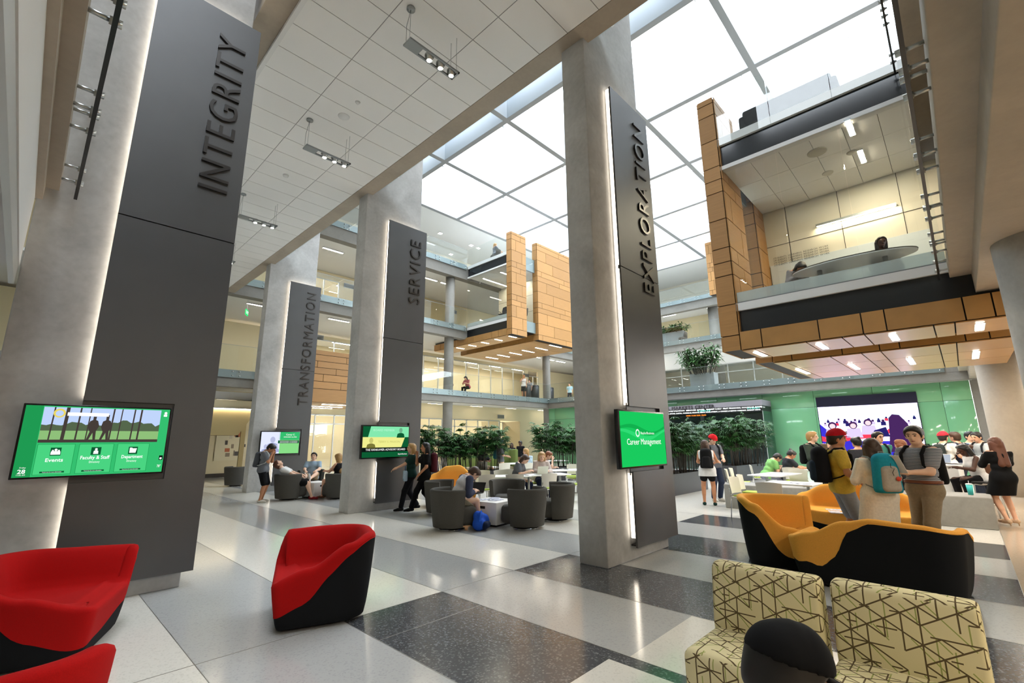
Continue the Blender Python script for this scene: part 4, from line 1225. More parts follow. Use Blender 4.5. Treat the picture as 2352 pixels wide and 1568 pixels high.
# ================================================================ charcoal barrel swivel chairs
def make_barrel():
    o = empty('swivel_chair', (0, 0, 0))
    n = 40
    def ring(prof, a0, a1, k, closed):
        vs, fs = [], []
        for j in range(k + 1):
            a = a0 + (a1 - a0) * j / k
            for r, z in prof: vs.append((r * math.cos(a), r * math.sin(a), z))
        m = len(prof)
        for j in range(k):
            for i in range(m):
                i2 = (i + 1) % m
                fs.append((j * m + i, j * m + i2, (j + 1) * m + i2, (j + 1) * m + i))
        if not closed:
            fs.append(tuple(range(m))); fs.append(tuple(k * m + i for i in range(m))[::-1])
        return vs, fs
    # wrapped back: full height shell, open to the front (+y)
    prof = [(.335, .055), (.36, .06), (.405, .40), (.435, .70), (.43, .735), (.405, .75), (.375, .745), (.35, .72), (.325, .42), (.30, .38), (.29, .07)]
    vs, fs = ring(prof, math.radians(165), math.radians(375), 34, False)
    b = MB(); b.add(vs, fs, None, True); sh = b.build('back_shell', CHAR, o)
    sh.data.set_sharp_from_angle(angle=math.radians(60))
    # seat drum with cushion
    MB().box(-.30, -.16, .07, .30, .42, .425).build('seat', CHAR, o, bevel=.09, seg=4)
    b = MB(); b.lathe([(.2, .03), (.2, .058)], 0, 0, 24); b.build('swivel', BLACK, o)
    b = MB(); b.lathe([(.25, .0), (.255, .012), (.24, .02), (.12, .03)], 0, 0, 36); b.build('base_disc', CHROME, o)
    return o
bar = make_barrel()
tag(bar, None, 'swivel chair', 'charcoal swivel chairs')
def face_to(x, y, tx, ty): return math.atan2(ty - y, tx - x) - PI / 2
barrels = [((6.02, 7.42), (7.0, 7.1), 'charcoal swivel chair in which the student bends over a laptop'),
           ((7.05, 6.42), (7.0, 7.4), 'charcoal swivel chair seen from behind, right of the white cube table'),
           ((8.15, 6.55), (7.4, 7.4), 'charcoal swivel chair nearest the EXPLORATION pier'),
           ((8.15, 8.0), (7.2, 7.1), 'charcoal swivel chair behind the white cube table, facing the camera'),
           ((7.05, 9.05), (7.6, 8.0), 'charcoal swivel chair half hidden behind the laptop student'),
           ((5.75, 14.75), (6.5, 14.9), 'charcoal swivel chair with the reclining student, before the TRANSFORMATION pier'),
           ((6.85, 13.85), (6.6, 15.0), 'charcoal swivel chair of the long-haired woman, cut by the SERVICE pier'),
           ((7.0, 16.2), (6.5, 15.0), 'charcoal swivel chair of the man in the pale blue shirt'),
           ((6.1, 21.0), (7.5, 21.5), 'dark swivel chair left of the TRANSFORMATION pier foot')]
for i, ((x, y), (tx, ty), l) in enumerate(barrels):
    o = bar if i == 0 else copy_tree(bar)
    place(o, (x, y, 0), face_to(x, y, tx, ty), l)

TOPW = mat('white_laminate', 'e6e6e4', .3)
def cube_table(x, y, rz, s, label):
    o = empty('cube_table', (x, y, 0), rz, label, 'low table')
    b = MB().box(-s / 2, -s / 2, .04, s / 2, s / 2, .46); b.build('body', TOPW, o, bevel=.012)
    MB().box(-s / 2 + .04, -s / 2 + .04, 0, s / 2 - .04, s / 2 - .04, .04).build('plinth', BLACK, o)
    for sx, sy in ((0, -1), (-1, 0)):
        MB().box(-.08 if sx == 0 else -s / 2 - .002, -s / 2 - .002 if sy else -.08, .33, .08 if sx == 0 else -s / 2 + .02, -s / 2 + .02 if sy else .08, .38).build('hand_slot', BLACK, o)
    return o
cube_table(6.95, 7.25, math.radians(10), .72, 'white cube table between the charcoal swivel chairs near the SERVICE pier')
cube_table(6.55, 14.75, math.radians(15), .6, 'white cube table with the reclining students near the TRANSFORMATION pier')

# ================================================================ white cafe tables and chairs
SHELL = mat('white_chair_shell', 'd8d5c9', .45); PAD = mat('lime_seat_pad', '9aac3e', .8)
def make_cafe_chair():
    o = empty('cafe_chair', (0, 0, 0))
    # curved back panel (faces +y)
    nx, nz = 10, 6; vs, fs = [], []
    for side in (0, 1):
        for j in range(nz + 1):
            v = j / nz; z = .50 + .34 * v; hw = .21 + .02 * v
            for i in range(nx + 1):
                u = i / nx * 2 - 1
                y = -.23 - .05 * v + .05 * u * u + (0 if side else -.012)
                zz = z - (.02 * u * u if j == nz else 0)
                vs.append((u * hw, y, zz))
    W_ = nx + 1; off = (nz + 1) * W_
    for j in range(nz):
        for i in range(nx):
            a = j * W_ + i
            fs.append((a, a + 1, a + W_ + 1, a + W_)); fs.append((off + a, off + a + W_, off + a + W_ + 1, off + a + 1))
    for i in range(nx):
        fs.append((i, off + i, off + i + 1, i + 1)); a = nz * W_ + i; fs.append((a, a + 1, off + a + 1, off + a))
    for j in range(nz):
        a = j * W_; fs.append((a, a + W_, off + a + W_, off + a)); a = j * W_ + nx; fs.append((a, off + a, off + a + W_, a + W_))
    b = MB(); b.add(vs, fs, None, True); ob = b.build('backrest', SHELL, o); ob.data.set_sharp_from_angle(angle=math.radians(60))
    MB().box(-.225, -.2, .425, .225, .23, .445).build('seat', SHELL, o, bevel=.008)
    MB().box(-.2, -.17, .445, .2, .21, .475).build('seat_pad', PAD, o, bevel=.012)
    for sx in (-1, 1):
        MB().tube([(sx * .2, .2, .43), (sx * .215, .225, 0)], .011, 8).build('leg', CHROME, o)
        MB().tube([(sx * .205, -.24, .62), (sx * .21, -.2, .44), (sx * .215, -.25, 0)], .011, 8).build('leg', CHROME, o)
    return o
cc = make_cafe_chair(); tag(cc, None, 'chair', None)
_used = [0]
def chair(x, y, rz, label, group='white cafe chairs'):
    o = cc if _used[0] == 0 else copy_tree(cc)
    _used[0] += 1
    place(o, (x, y, 0), rz, label, group)
    return o
def cafe_table(x, y, rz, w, d, label, h=.74):
    o = empty('cafe_table', (x, y, 0), rz, label, 'table', 'white cafe tables')
    MB().box(-w / 2, -d / 2, h - .03, w / 2, d / 2, h).build('tabletop', TOPW, o, bevel=.008)
    for sx in (-1, 1):
        px = sx * (w / 2 - .18)
        b = MB(); b.tube([(px, 0, .02), (px, 0, h - .03)], .03, 12); b.box(px - .025, -d / 2 + .06, 0, px + .025, d / 2 - .06, .025); b.box(px - .02, -d / 2 + .1, h - .05, px + .02, d / 2 - .1, h - .03)
        b.build('leg', STEEL, o)
    return o
R_ = math.radians
# centre seating area; a chair with rz 0 faces +Y, so its back is seen from -Y
cafe_table(9.15, 9.05, R_(-28), 1.25, .75, 'white table left of the students with the laptop')
cafe_table(10.25, 8.6, R_(-28), 1.3, .75, 'white table under the open laptop of the blonde woman')
cafe_table(12.15, 9.35, R_(-28), 1.2, .75, 'white table with the silver laptop of the red-haired woman')
chair(8.28, 8.98, R_(-18), 'white chair with lime seat, back to camera, just right of the orange seat')
chair(9.15, 9.85, R_(155), 'white chair on the far side of the left white table')
chair(8.85, 8.45, R_(-40), 'white chair turned sideways under the front edge of the left table')
chair(9.55, 8.0, R_(-20), 'white chair with lime seat, back to camera, before the laptop table')
chair(10.9, 8.05, R_(60), 'white chair at the right end of the laptop table')
chair(9.95, 9.6, R_(152), 'white chair behind the table edge, left of the woman in grey')
chair(12.9, 12.9, R_(-25), 'white chair with lime seat in front of the man in the blue cap')
chair(13.6, 12.3, R_(-40), 'white chair backing the woman in the pale blue sweater')
chair(12.7, 9.35, R_(70), 'white chair beside the EXPLORATION pier, nearest of two')
chair(13.3, 9.9, R_(120), 'white chair beside the EXPLORATION pier, farther of two')
chair(10.45, 9.25, R_(150), 'white chair in which the blonde woman with the laptop sits')
chair(9.6, 9.55, R_(155), 'white chair in which the woman in the grey shirt sits')
chair(12.0, 10.1, R_(190), 'white chair in which the red-haired woman sits')
cafe_table(14.3, 13.8, R_(-25), .9, .9, 'far white table between the man in the blue cap and the sweater woman')
cafe_table(14.9, 15.9, R_(-25), 1.1, .7, 'low white table in front of the green booth', h=.5)
cafe_table(17.3, 14.0, R_(-15), 1.3, .75, 'far white table behind the silver laptop')
chair(15.4, 14.3, R_(60), 'white chair at the far white table'); chair(13.5, 14.6, R_(-60), 'white chair left of the far white table')
# right-hand seating area
cafe_table(11.4, 2.78, R_(88), .95, .8, 'nearest white table, pushed against the concrete bench')
cafe_table(13.9, 3.75, R_(84), .8, 1.5, 'middle white table with folded paper behind the concrete bench')
cafe_table(16.9, 3.75, R_(86), .9, 1.3, 'far white table of the two men writing')
chair(10.25, 2.85, R_(-88), 'white chair with its back to the camera in front of the concrete bench')
chair(11.78, 3.70, R_(184), 'white chair sideways at the near end of the concrete bench')
chair(10.95, 3.58, R_(172), 'white chair back just left of the nearest white table')
chair(13.8, 4.70, R_(195), 'white chair by the green cup, turned to the right')
chair(14.3, 4.75, R_(190), 'white chair left of the middle white table')
chair(14.55, 3.4, R_(94), 'white chair back behind the folded paper on the middle table')
chair(14.2, 2.85, R_(10), 'white chair seen through the gap right of the middle table')
chair(16.4, 4.85, R_(200), 'white chair between planter and far white table')
chair(16.35, 4.3, R_(-90), 'white chair of the man in the lime shirt', )
chair(15.75, 3.75, R_(-95), 'white chair of the man with the hair bun')
chair(11.2, 1.75, R_(20), 'white chair behind the man in the striped polo')
# green booth
bo = empty('green_booth', (15.3, 16.6, 0), R_(-28), 'high-backed green booth behind the reading man', 'booth')
GB = fabric('moss_felt', '6f7d45')
MB().box(-1.6, .55, 0, 1.6, .7, 1.25).build('back_panel', GB, bo, bevel=.03); MB().box(1.5, -.3, 0, 1.65, .7, 1.25).build('side_panel', GB, bo, bevel=.03)
MB().box(-1.6, -.1, .12, 1.5, .55, .45).build('seat', fabric('tan_felt', '8a7f66'), bo, bevel=.03); MB().box(-1.5, 0, 0, 1.4, .5, .12).build('plinth', BLACK, bo)

# concrete bench
be = MB(); be.prism([(12.25, 4.5), (12.42, -.2), (13.35, -.2), (13.2, 4.5)], .0, .56)
bench = be.build('concrete_bench', concrete('bench_concrete', '8f8d88', .25), None, bevel=.02); tag(bench, 'long raw concrete bench behind the orange seats', 'bench')
tag(MB().box(12.24, 3.2, .3, 12.262, 3.29, .43).build('socket_plate', WHITE, None, bevel=.003), 'white socket plate on the side of the concrete bench', 'socket')
def cup(x, y, z, c, label, r=.042, h=.15, lid=None):
    o = empty('drink_cup', (x, y, z), 0, label, 'cup')
    MB().lathe([(r * .75, 0), (r, h)], 0, 0, 20).build('cup_body', c, o)
    MB().lathe([(r * 1.06, h), (r * 1.06, h + .012), (r * .8, h + .02)], 0, 0, 20).build('lid', lid or WHITE, o)
    MB().tube([(0, 0, h + .02), (.015, 0, h + .07)], .004, 6).build('straw', WHITE, o)
cup(12.7, 4.25, .56, mat('green_print_cup', '5e9a78', .4), 'clear and green cup on the left end of the concrete bench')
cup(12.85, .08, .56, mat('teal_cup', '3fc0c0', .35), 'turquoise tumbler on the right end of the concrete bench', r=.05, h=.19)
# white counter and its stool
ct = empty('white_counter', (14.9, .42, 0), R_(-4), 'tall white counter with an open laptop', 'counter')
MB().box(-.55, -.25, 0, .55, .22, 1.02).build('body', TOPW, ct, bevel=.01); MB().box(-.6, -.3, 1.02, .6, .27, 1.05).build('top', TOPW, ct, bevel=.006)
st = empty('bar_stool', (14.2, -.12, 0), R_(75), 'steel bar stool of the woman in the white tank top', 'stool')
MB().box(-.2, -.2, .70, .2, .2, .74).build('seat', BLACK, st, bevel=.015)
MB().box(-.2, -.22, .88, .2, -.2, 1.08).build('backrest', mat('brown_leather', '6b4630', .6), st, bevel=.008)
for sx in (-1, 1):
    MB().tube([(sx * .18, .17, .7), (sx * .22, .22, 0)], .012, 8).build('leg', STEEL, st); MB().tube([(sx * .19, -.22, 1.08), (sx * .18, -.18, .7), (sx * .23, -.26, 0)], .012, 8).build('leg', STEEL, st)
MB().tube([(-.2, .2, .3), (.2, .2, .3)], .01, 8).build('foot_rail', STEEL, st)
def laptop(x, y, z, rz, label, c=None, ang=105, scr=None, w=.32):
    c = c or mat('silver_laptop', 'c9cbc9', .35, .6)
    o = empty('laptop', (x, y, z), rz, label, 'laptop')
    MB().box(-w / 2, -.11, 0, w / 2, .11, .015).build('base', c, o, bevel=.003)
    a = R_(ang - 90); h = .21
    b = MB()
    dy, dz = math.sin(a), math.cos(a)
    P = [(-w / 2, .11, .012), (w / 2, .11, .012), (w / 2, .11 + dy * h, .012 + dz * h), (-w / 2, .11 + dy * h, .012 + dz * h)]
    Q = [(p[0], p[1] + .008 * dz, p[2] - .008 * dy) for p in P]
    b.add(P + Q, [(0, 1, 2, 3), (4, 7, 6, 5), (0, 4, 5, 1), (1, 5, 6, 2), (2, 6, 7, 3), (3, 7, 4, 0)], None, False); b.build('lid', c, o)
    e = .012
    b = MB(); b.add([(-w / 2 + e, .11 + dy * e - .001, .012 + dz * e), (w / 2 - e, .11 + dy * e - .001, .012 + dz * e), (w / 2 - e, .11 + dy * (h - e) - .001, .012 + dz * (h - e)), (-w / 2 + e, .11 + dy * (h - e) - .001, .012 + dz * (h - e))], [(0, 1, 2, 3)], None, False)
    b.build('screen', scr or emis('laptop_screen', hx('cfd8e4'), .8), o)
    MB().box(-w / 2 + .02, -.03, .015, w / 2 - .02, .09, .017).build('keyboard', BLACK, o)
    return o
laptop(10.15, 8.65, .74, R_(155), 'pale open laptop in front of the blonde woman', mat('pale_laptop', 'd5d8c8', .5))
laptop(12.25, 9.42, .74, R_(215), 'silver laptop with stickers facing the red-haired woman')
laptop(6.5, 7.32, .62, R_(-75) , 'black laptop on the knees of the bent-over student', BLACK, ang=115, scr=BLACK)
laptop(14.9, .5, 1.05, R_(250), 'silver laptop open on the white counter')
laptop(16.5, 3.35, .74, R_(-80), 'laptop on the far white table beyond the man with the hair bun')
PAPER = mat('paper', 'dfe0e2', .8)
def printed(name, a, b_):
    m = mat(name, a, .8, noise=.35, nscale=30); return m
def sheet(x, y, z, rz, w, d, label, m=None, t=.006, name='newspaper'):
    o = empty(name, (x, y, z), rz, label, 'paper')
    n = 8; vs = []; fs = []
    for j in range(2):
        for i in range(n + 1): vs.append((-w / 2 + w * i / n, -d / 2 + d * j, t + .006 * math.sin(i * 1.7 + j)))
    for i in range(n): fs.append((i, i + 1, n + 2 + i, n + 1 + i))
    vs += [(x_, y_, 0) for x_, y_, _ in vs]; k = 2 * (n + 1)
    for i in range(n): fs.append((k + i, k + n + 1 + i, k + n + 2 + i, k + i + 1))
    ring = list(range(n + 1)) + list(range(2 * n + 1, n, -1))
    for a, b in zip(ring, ring[1:] + ring[:1]): fs.append((a, k + a, k + b, b))
    MB().add(vs, fs, None, False).build('pages', m or PAPER, o)
    return o
NEWS = printed('newsprint', 'b9bccb', '555')
sheet(10.0, 1.75, .405, R_(20), .5, .35, 'creased newspaper on the seat of the humped orange seat', NEWS)
for x, y, r in ((6.95, 7.15, 10), (7.12, 7.38, 30), (6.8, 7.42, -20)): sheet(x, y, .46, R_(r), .28, .2, 'printed leaflet lying on the white cube table', NEWS, name='leaflet')['group'] = 'leaflets on the cube table'
sheet(13.55, 3.7, .74, R_(80), .6, .38, 'folded newspaper on the middle white table', NEWS)
sheet(11.3, 2.55, .74, R_(60), .35, .28, 'newspaper on the nearest white table by the bench', NEWS)
sheet(16.65, 4.2, .74, R_(70), .5, .3, 'white papers before the man in the lime shirt'); sheet(16.35, 3.75, .74, R_(75), .3, .22, 'open notebook of the man with the hair bun', t=.02, name='notebook')
sheet(14.75, .28, 1.05, R_(60), .3, .2, 'dark notebook on the white counter edge', BLACK, t=.015, name='notebook')
# bins and furniture of the galleries
def bin_(x, y, z, label):
    o = empty('litter_bin', (x, y, z), 0, label, 'bin', 'black litter bins on the second floor')
    MB().lathe([(.33, 0), (.34, 1.0)], 0, 0, 28).build('bin_body', BLACK, o); MB().lathe([(.34, 1.0), (.33, 1.06), (.22, 1.1), (.2, 1.02)], 0, 0, 28).build('rim', mat('bin_rim', '3a3a3a', .3, .5), o)
bin_(26.1, 23.5, 4.75, 'black round bin on the second floor, left one of the pair by the column'); bin_(26.95, 23.4, 4.75, 'black round bin on the second floor, middle of three by the column'); bin_(29.0, 23.6, 4.75, 'black round bin right of the round column on the second floor')
def sofa_dark(x, y, z, rz, L, label):
    o = empty('roof_sofa', (x, y, z), rz, label, 'sofa')
    MB().box(-L / 2, -.4, .1, L / 2, .4, .42).build('seat', BLKF, o, bevel=.04); MB().box(-L / 2, -.45, .3, L / 2, -.25, .74).build('backrest', BLKF, o, bevel=.05)
    for s in (-1, 1): MB().box(s * L / 2 - .1, -.45, .1, s * L / 2 + .1, .4, .62).build('arm', BLKF, o, bevel=.05)
    MB().box(-L / 2 + .1, -.35, 0, L / 2 - .1, .35, .1).build('plinth', BLACK, o)
sofa_dark(11.95, 1.9, 9.05, R_(-90), 1.9, 'black sofa behind the glass on top of the near pod')
# conference table and chairs inside the near pod
tb = empty('oval_table', (12.3, 1.25, 4.75), R_(90), 'oval white conference table in the near pod', 'table')
n = 48
b = MB(); el = [(1.15 * math.cos(2 * PI * i / n), .5 * math.sin(2 * PI * i / n)) for i in range(n)]; b.prism(el, .71, .735); b.build('tabletop', mat('table_white', 'f0f5f7', .2), tb)
b = MB(); el2 = [(x * 1.006, y * 1.012) for x, y in el]; b.prism(el2, .735, .75); b.build('edge_band', BLACK, tb)
for s in (-.6, .6): MB().cyl(s, 0, 0, .71, .05, 16).build('leg', STEEL, tb)
MESHF = mat('black_mesh', '1b1c1e', .6)
def office_chair(x, y, z, rz, label, group=None):
    o = empty('office_chair', (x, y, z), rz, label, 'office chair', group)
    MB().box(-.24, -.22, .43, .24, .24, .48).build('seat', MESHF, o, bevel=.02)
    pts = [(-.2, -.24, .5), (-.25, -.27, .75), (-.2, -.3, 1.0), (0, -.32, 1.05), (.2, -.3, 1.0), (.25, -.27, .75), (.2, -.24, .5), (0, -.22, .48), (-.2, -.24, .5)]
    MB().tube(pts, .018, 8).build('back_frame', BLACK, o)
    MB().add([(x_, y_ + .005, z_) for x_, y_, z_ in pts[:-1]], [tuple(range(8))], None, False).build('back_mesh', MESHF, o)
    b = MB(); b.tube([(0, 0, .1), (0, 0, .43)], .03, 10); b.build('gas_lift', STEEL, o)
    for k in range(5):
        a = 2 * PI * k / 5; MB().tube([(0, 0, .1), (.28 * math.cos(a), .28 * math.sin(a), .06), (.28 * math.cos(a), .28 * math.sin(a), 0.0)], .016, 8).build('leg', BLACK, o)
    for s in (-1, 1): MB().tube([(s * .26, -.2, .5), (s * .28, -.15, .68), (s * .28, .1, .68)], .018, 8).build('armrest', BLACK, o)
    return o
office_chair(13.0, 1.75, 4.75, R_(110), 'black mesh chair behind the oval table in the near pod')
office_chair(13.0, 2.65, 4.75, R_(60), 'black mesh chair of the person at the far end of the oval table'); office_chair(12.95, .7, 4.75, R_(90), 'black mesh chair of the long-haired person in the near pod')
office_chair(20.1, 20.0, 9.05, R_(100), 'black mesh chair near the glass inside the far pod'); office_chair(21.4, 19.5, 9.05, R_(60), 'black mesh chair in the end slot of the far pod')
def roof_chair(x, y, z, rz, label):
    o = empty('tub_chair', (x, y, z), rz, label, 'chair')
    b = MB(); b.lathe([(.25, .08), (.32, .12), (.34, .4), (.3, .43), (.001, .44)], 0, 0, 24); b.build('seat', CHAR, o)
    vs, fs = [], []; k = 18
    for j in range(k + 1):
        a = R_(170) + R_(200) * j / k
        for r, z_ in ((.34, .38), (.37, .8), (.33, .82), (.29, .4)): vs.append((r * math.cos(a), r * math.sin(a), z_))
    for j in range(k):
        for i in range(4): fs.append((j * 4 + i, j * 4 + (i + 1) % 4, j * 4 + 4 + (i + 1) % 4, j * 4 + 4 + i))
    MB().add(vs, fs, None, True).build('backrest', CHAR, o); MB().cyl(0, 0, 0, .09, .2, 20).build('base', STEEL, o)
roof_chair(20.3, 20.9, 13.37, R_(60), 'grey tub chair of the woman on top of the far pod'); roof_chair(20.6, 19.4, 13.37, R_(150), 'grey tub chair by the corner on top of the far pod')
roof_chair(34.9, 14.8, 9.05, R_(60), 'dark tub chair by the third floor glass on the right')
# poster, stair and low wall at the far left
po = empty('wall_poster', (7.55, 27.17, 1.55), 0, 'framed collage poster on the cream wall by the stair', 'poster')
MB().box(-.75, -.03, -.75, .75, 0, .75).build('board', mat('poster_paper', 'd9cfae', .5), po)
rnd = random.Random(3)
for i in range(14):
    x, z = rnd.uniform(-.6, .5), rnd.uniform(-.6, .55); w_, h_ = rnd.uniform(.06, .22), rnd.uniform(.08, .3)
    MB().box(x, -.036, z, x + w_, -.03, z + h_).build('poster_picture', mat('poster_tone%d' % (i % 5), ['4a4540', '8a7c66', 'b5663f', 'c9bfa8', '2f2f33'][i % 5], .6), po)
sr = empty('stair_flight', (1.0, 23.6, 0), 0, 'tan underside of the stair seen behind the INTEGRITY pier', 'stair')
STP = mat('stair_plaster', '9c8c62', .8)
MB().prism([(-2, 2.0), (5.75, 2.0), (6.45, 3.15), (-2, 3.15)], 0, 1.6, None, 'y').build('stair_soffit', STP, sr)
MB().box(-2, 0, 3.2, 9, 1.6, 3.55).build('upper_bulkhead', CREAM, sr); MB().box(-2, .3, 3.6, 9, 1.6, 3.95).build('top_bulkhead', WHITE, sr)
MB().prism([(6.3, 0), (6.5, 0), (6.5, 3.2), (6.3, 3.2)], 1.5, 1.6, None, 'y').build('stair_post', STP, sr)
hr = MB(); hr.tube([(4.5, -.1, 0), (4.5, -.1, 1.0), (4.0, -.1, 1.45), (3.0, -.1, 2.2)], .025, 8); hr.build('handrail', STEEL, sr)
MB().box(3.0, -.12, .05, 4.5, -.1, 1.4).build('glass_guard', GLASS, sr)
strip_lamp('stair_lamp', (5.2, 23.55, 3.17), (8.2, 23.55, 3.17), .1, .03, LED_W, 'long ceiling lamp above the tan stair soffit', None, 'ceiling lamp')
strip_lamp('stair_lamp', (5.8, 23.9, 3.57), (6.6, 23.9, 3.57), .1, .03, LED_W, 'short ceiling lamp above the stair, left of the TRANSFORMATION pier', None, 'ceiling lamp')
MB_ = MB().box(-3, 27.1, 0, 9.3, 27.2, .18); struct('baseboard_far', MB_, mat('dark_base', '3c3630', .7))
# ================================================================ palms in planters
LEAFM = [mat('palm_leaf', '2a5222', .5, spec=.3, noise=.35, nscale=3), mat('broad_leaf', '34582a', .5, spec=.3, noise=.35, nscale=3)]
STEM = mat('palm_stem', '2b2419', .8)
PLANT_B = mat('planter_dark', '45464a', .4, .3); PLANT_G = mat('planter_grey', '83898a', .5, .2)
SOIL = mat('soil', '2a221a', 1)
def palm_mesh(seed, h, spread, canes, fans):
    rnd = random.Random(seed); lf, stm = MB(), MB()
    for c in range(canes):
        a = rnd.uniform(0, 2 * PI); r = spread * .55 * math.sqrt(rnd.random())
        bx, by = r * math.cos(a), r * math.sin(a)
        hh = h * rnd.uniform(.62, 1.0); lean = rnd.uniform(.0, .22) * spread
        tx, ty = bx + lean * math.cos(a), by + lean * math.sin(a)
        stm.tube([(bx, by, 0), ((bx + tx) / 2, (by + ty) / 2, hh * .5), (tx, ty, hh * .9)], .013, 5)
        for k in range(fans):
            t = .42 + .58 * (k + rnd.random()) / fans
            px, py, pz = bx + (tx - bx) * t, by + (ty - by) * t, hh * .9 * t
            az = rnd.uniform(0, 2 * PI); el = rnd.uniform(.1, .9); L = rnd.uniform(.18, .34)
            d = Vector((math.cos(az) * math.cos(el), math.sin(az) * math.cos(el), math.sin(el)))
            q = Vector((px, py, pz)) + d * L
            stm.tube([(px, py, pz), q], .004, 4)
            side = d.cross(Vector((0, 0, 1))).normalized(); upv = side.cross(d)
            nl = rnd.randint(7, 10)
            for j in range(nl):
                f = (j / (nl - 1) - .5) * 2.5
                ld = (d * math.cos(f) + side * math.sin(f)).normalized()
                ll = rnd.uniform(.24, .36) * (1 - .12 * abs(f)); wv = ld.cross(upv).normalized() * .023
                m = q + ld * ll * .55 + upv * .02; e = q + ld * ll - Vector((0, 0, ll * rnd.uniform(.2, .45)))
                lf.add([q, m - wv, e, m + wv], [(0, 1, 2, 3)], None, True)
    return lf.mesh('foliage', LEAFM[0]), stm.mesh('canes', STEM)
def bush_mesh(seed, h, spread, n):
    rnd = random.Random(seed); lf, stm = MB(), MB()
    for c in range(n):
        a = rnd.uniform(0, 2 * PI); r = spread * math.sqrt(rnd.random()) * .5
        b = Vector((r * .5 * math.cos(a), r * .5 * math.sin(a), 0)); tip = Vector((r * math.cos(a), r * math.sin(a), h * rnd.uniform(.5, .95)))
        stm.tube([b, b.lerp(tip, .5), tip], .01, 4)
        for k in range(16):
            p = b.lerp(tip, .35 + .65 * k / 16); az = rnd.uniform(0, 2 * PI); el = rnd.uniform(-.1, .9); L = rnd.uniform(.25, .42)
            d = Vector((math.cos(az) * math.cos(el), math.sin(az) * math.cos(el), math.sin(el))); s = d.cross(Vector((0, 0, 1))).normalized() * .042
            m = p + d * L * .5 + Vector((0, 0, .02)); e = p + d * L - Vector((0, 0, .12))
            lf.add([p, m - s, e, m + s], [(0, 1, 2, 3)], None, True)
    return lf.mesh('foliage', LEAFM[1]), stm.mesh('canes', STEM)
PALMS = [palm_mesh(1, 2.0, 1.0, 20, 11), palm_mesh(2, 1.8, 1.0, 18, 11), palm_mesh(3, 2.1, 1.1, 20, 11)]
BUSH = [bush_mesh(5, 1.2, 2.0, 48), bush_mesh(6, .62, 1.4, 30)]
def plant(ms, name, loc, rz, sc, label, group, cat='palm'):
    o = empty(name, loc, rz, label, cat, group); o.scale = (sc, sc, sc)
    for nm_, me in zip(('foliage', 'canes'), ms):
        c = bpy.data.objects.new(nm_, me); C.objects.link(c); c.parent = o
def planter(x, y, rz, L, D, H, m, label, z=0):
    o = empty('planter_box', (x, y, z), rz, label, 'planter')
    b = MB(); t = .04
    b.box(-L / 2, -D / 2, 0, L / 2, -D / 2 + t, H); b.box(-L / 2, D / 2 - t, 0, L / 2, D / 2, H); b.box(-L / 2, -D / 2 + t, 0, -L / 2 + t, D / 2 - t, H); b.box(L / 2 - t, -D / 2 + t, 0, L / 2, D / 2 - t, H)
    b.build('box', m, o); MB().box(-L / 2 + t, -D / 2 + t, 0, L / 2 - t, D / 2 - t, H - .08).build('soil', SOIL, o)
    return o
def row(cx, cy, rz, L, D, H, m, label, n, hs, plab, z=0, ms=None, seed=0, pn='potted_palm', cat='palm'):
    planter(cx, cy, rz, L, D, H, m, label, z)
    rnd = random.Random(seed)
    for i in range(n):
        u = (i + .5) / n * L - L / 2
        x = cx + u * math.cos(rz); y = cy + u * math.sin(rz)
        plant((ms or PALMS)[i % len(ms or PALMS)], pn, (x, y, z + H - .085), rnd.uniform(0, 6), hs * rnd.uniform(.92, 1.06), plab, plab + ' group' if False else plab, cat)
row(12.4, 14.7, R_(-28), 3.2, .9, .5, PLANT_B, 'dark planter under the palms behind the orange seat', 4, .95, 'tall fan palm behind the orange seat and the walking woman', seed=1)
row(17.1, 12.4, R_(-28), 3.6, .9, .55, PLANT_B, 'dark planter with palms left of the EXPLORATION pier', 4, 1.0, 'tall fan palm between the reading students and the EXPLORATION pier', seed=2)
row(15.0, 6.95, 0, 2.6, .9, .62, PLANT_B, 'charcoal planter right of the EXPLORATION pier', 3, .95, 'fan palm behind the girl in the white dress', seed=3)
row(21.0, 6.95, R_(-4), 2.9, .9, .62, PLANT_B, 'charcoal planter in front of the ticker kiosk', 3, 1.15, 'fan palm behind the man in the red cap and grey shirt', seed=4)
row(29.3, 11.3, R_(90), 1.5, .7, .95, PLANT_G, 'grey planter box on the second floor behind the railing', 1, 1.55, 'leafy plant in the grey planter on the second floor', z=4.75, ms=[BUSH[0]], pn='leafy_plant', cat='plant')
row(35.2, 15.6, R_(90), 1.7, .7, 1.0, PLANT_G, 'grey planter box on the third floor behind the railing', 2, 1.1, 'low leafy plant in the grey planter on the third floor', z=9.05, ms=[BUSH[1]], pn='leafy_plant', cat='plant')
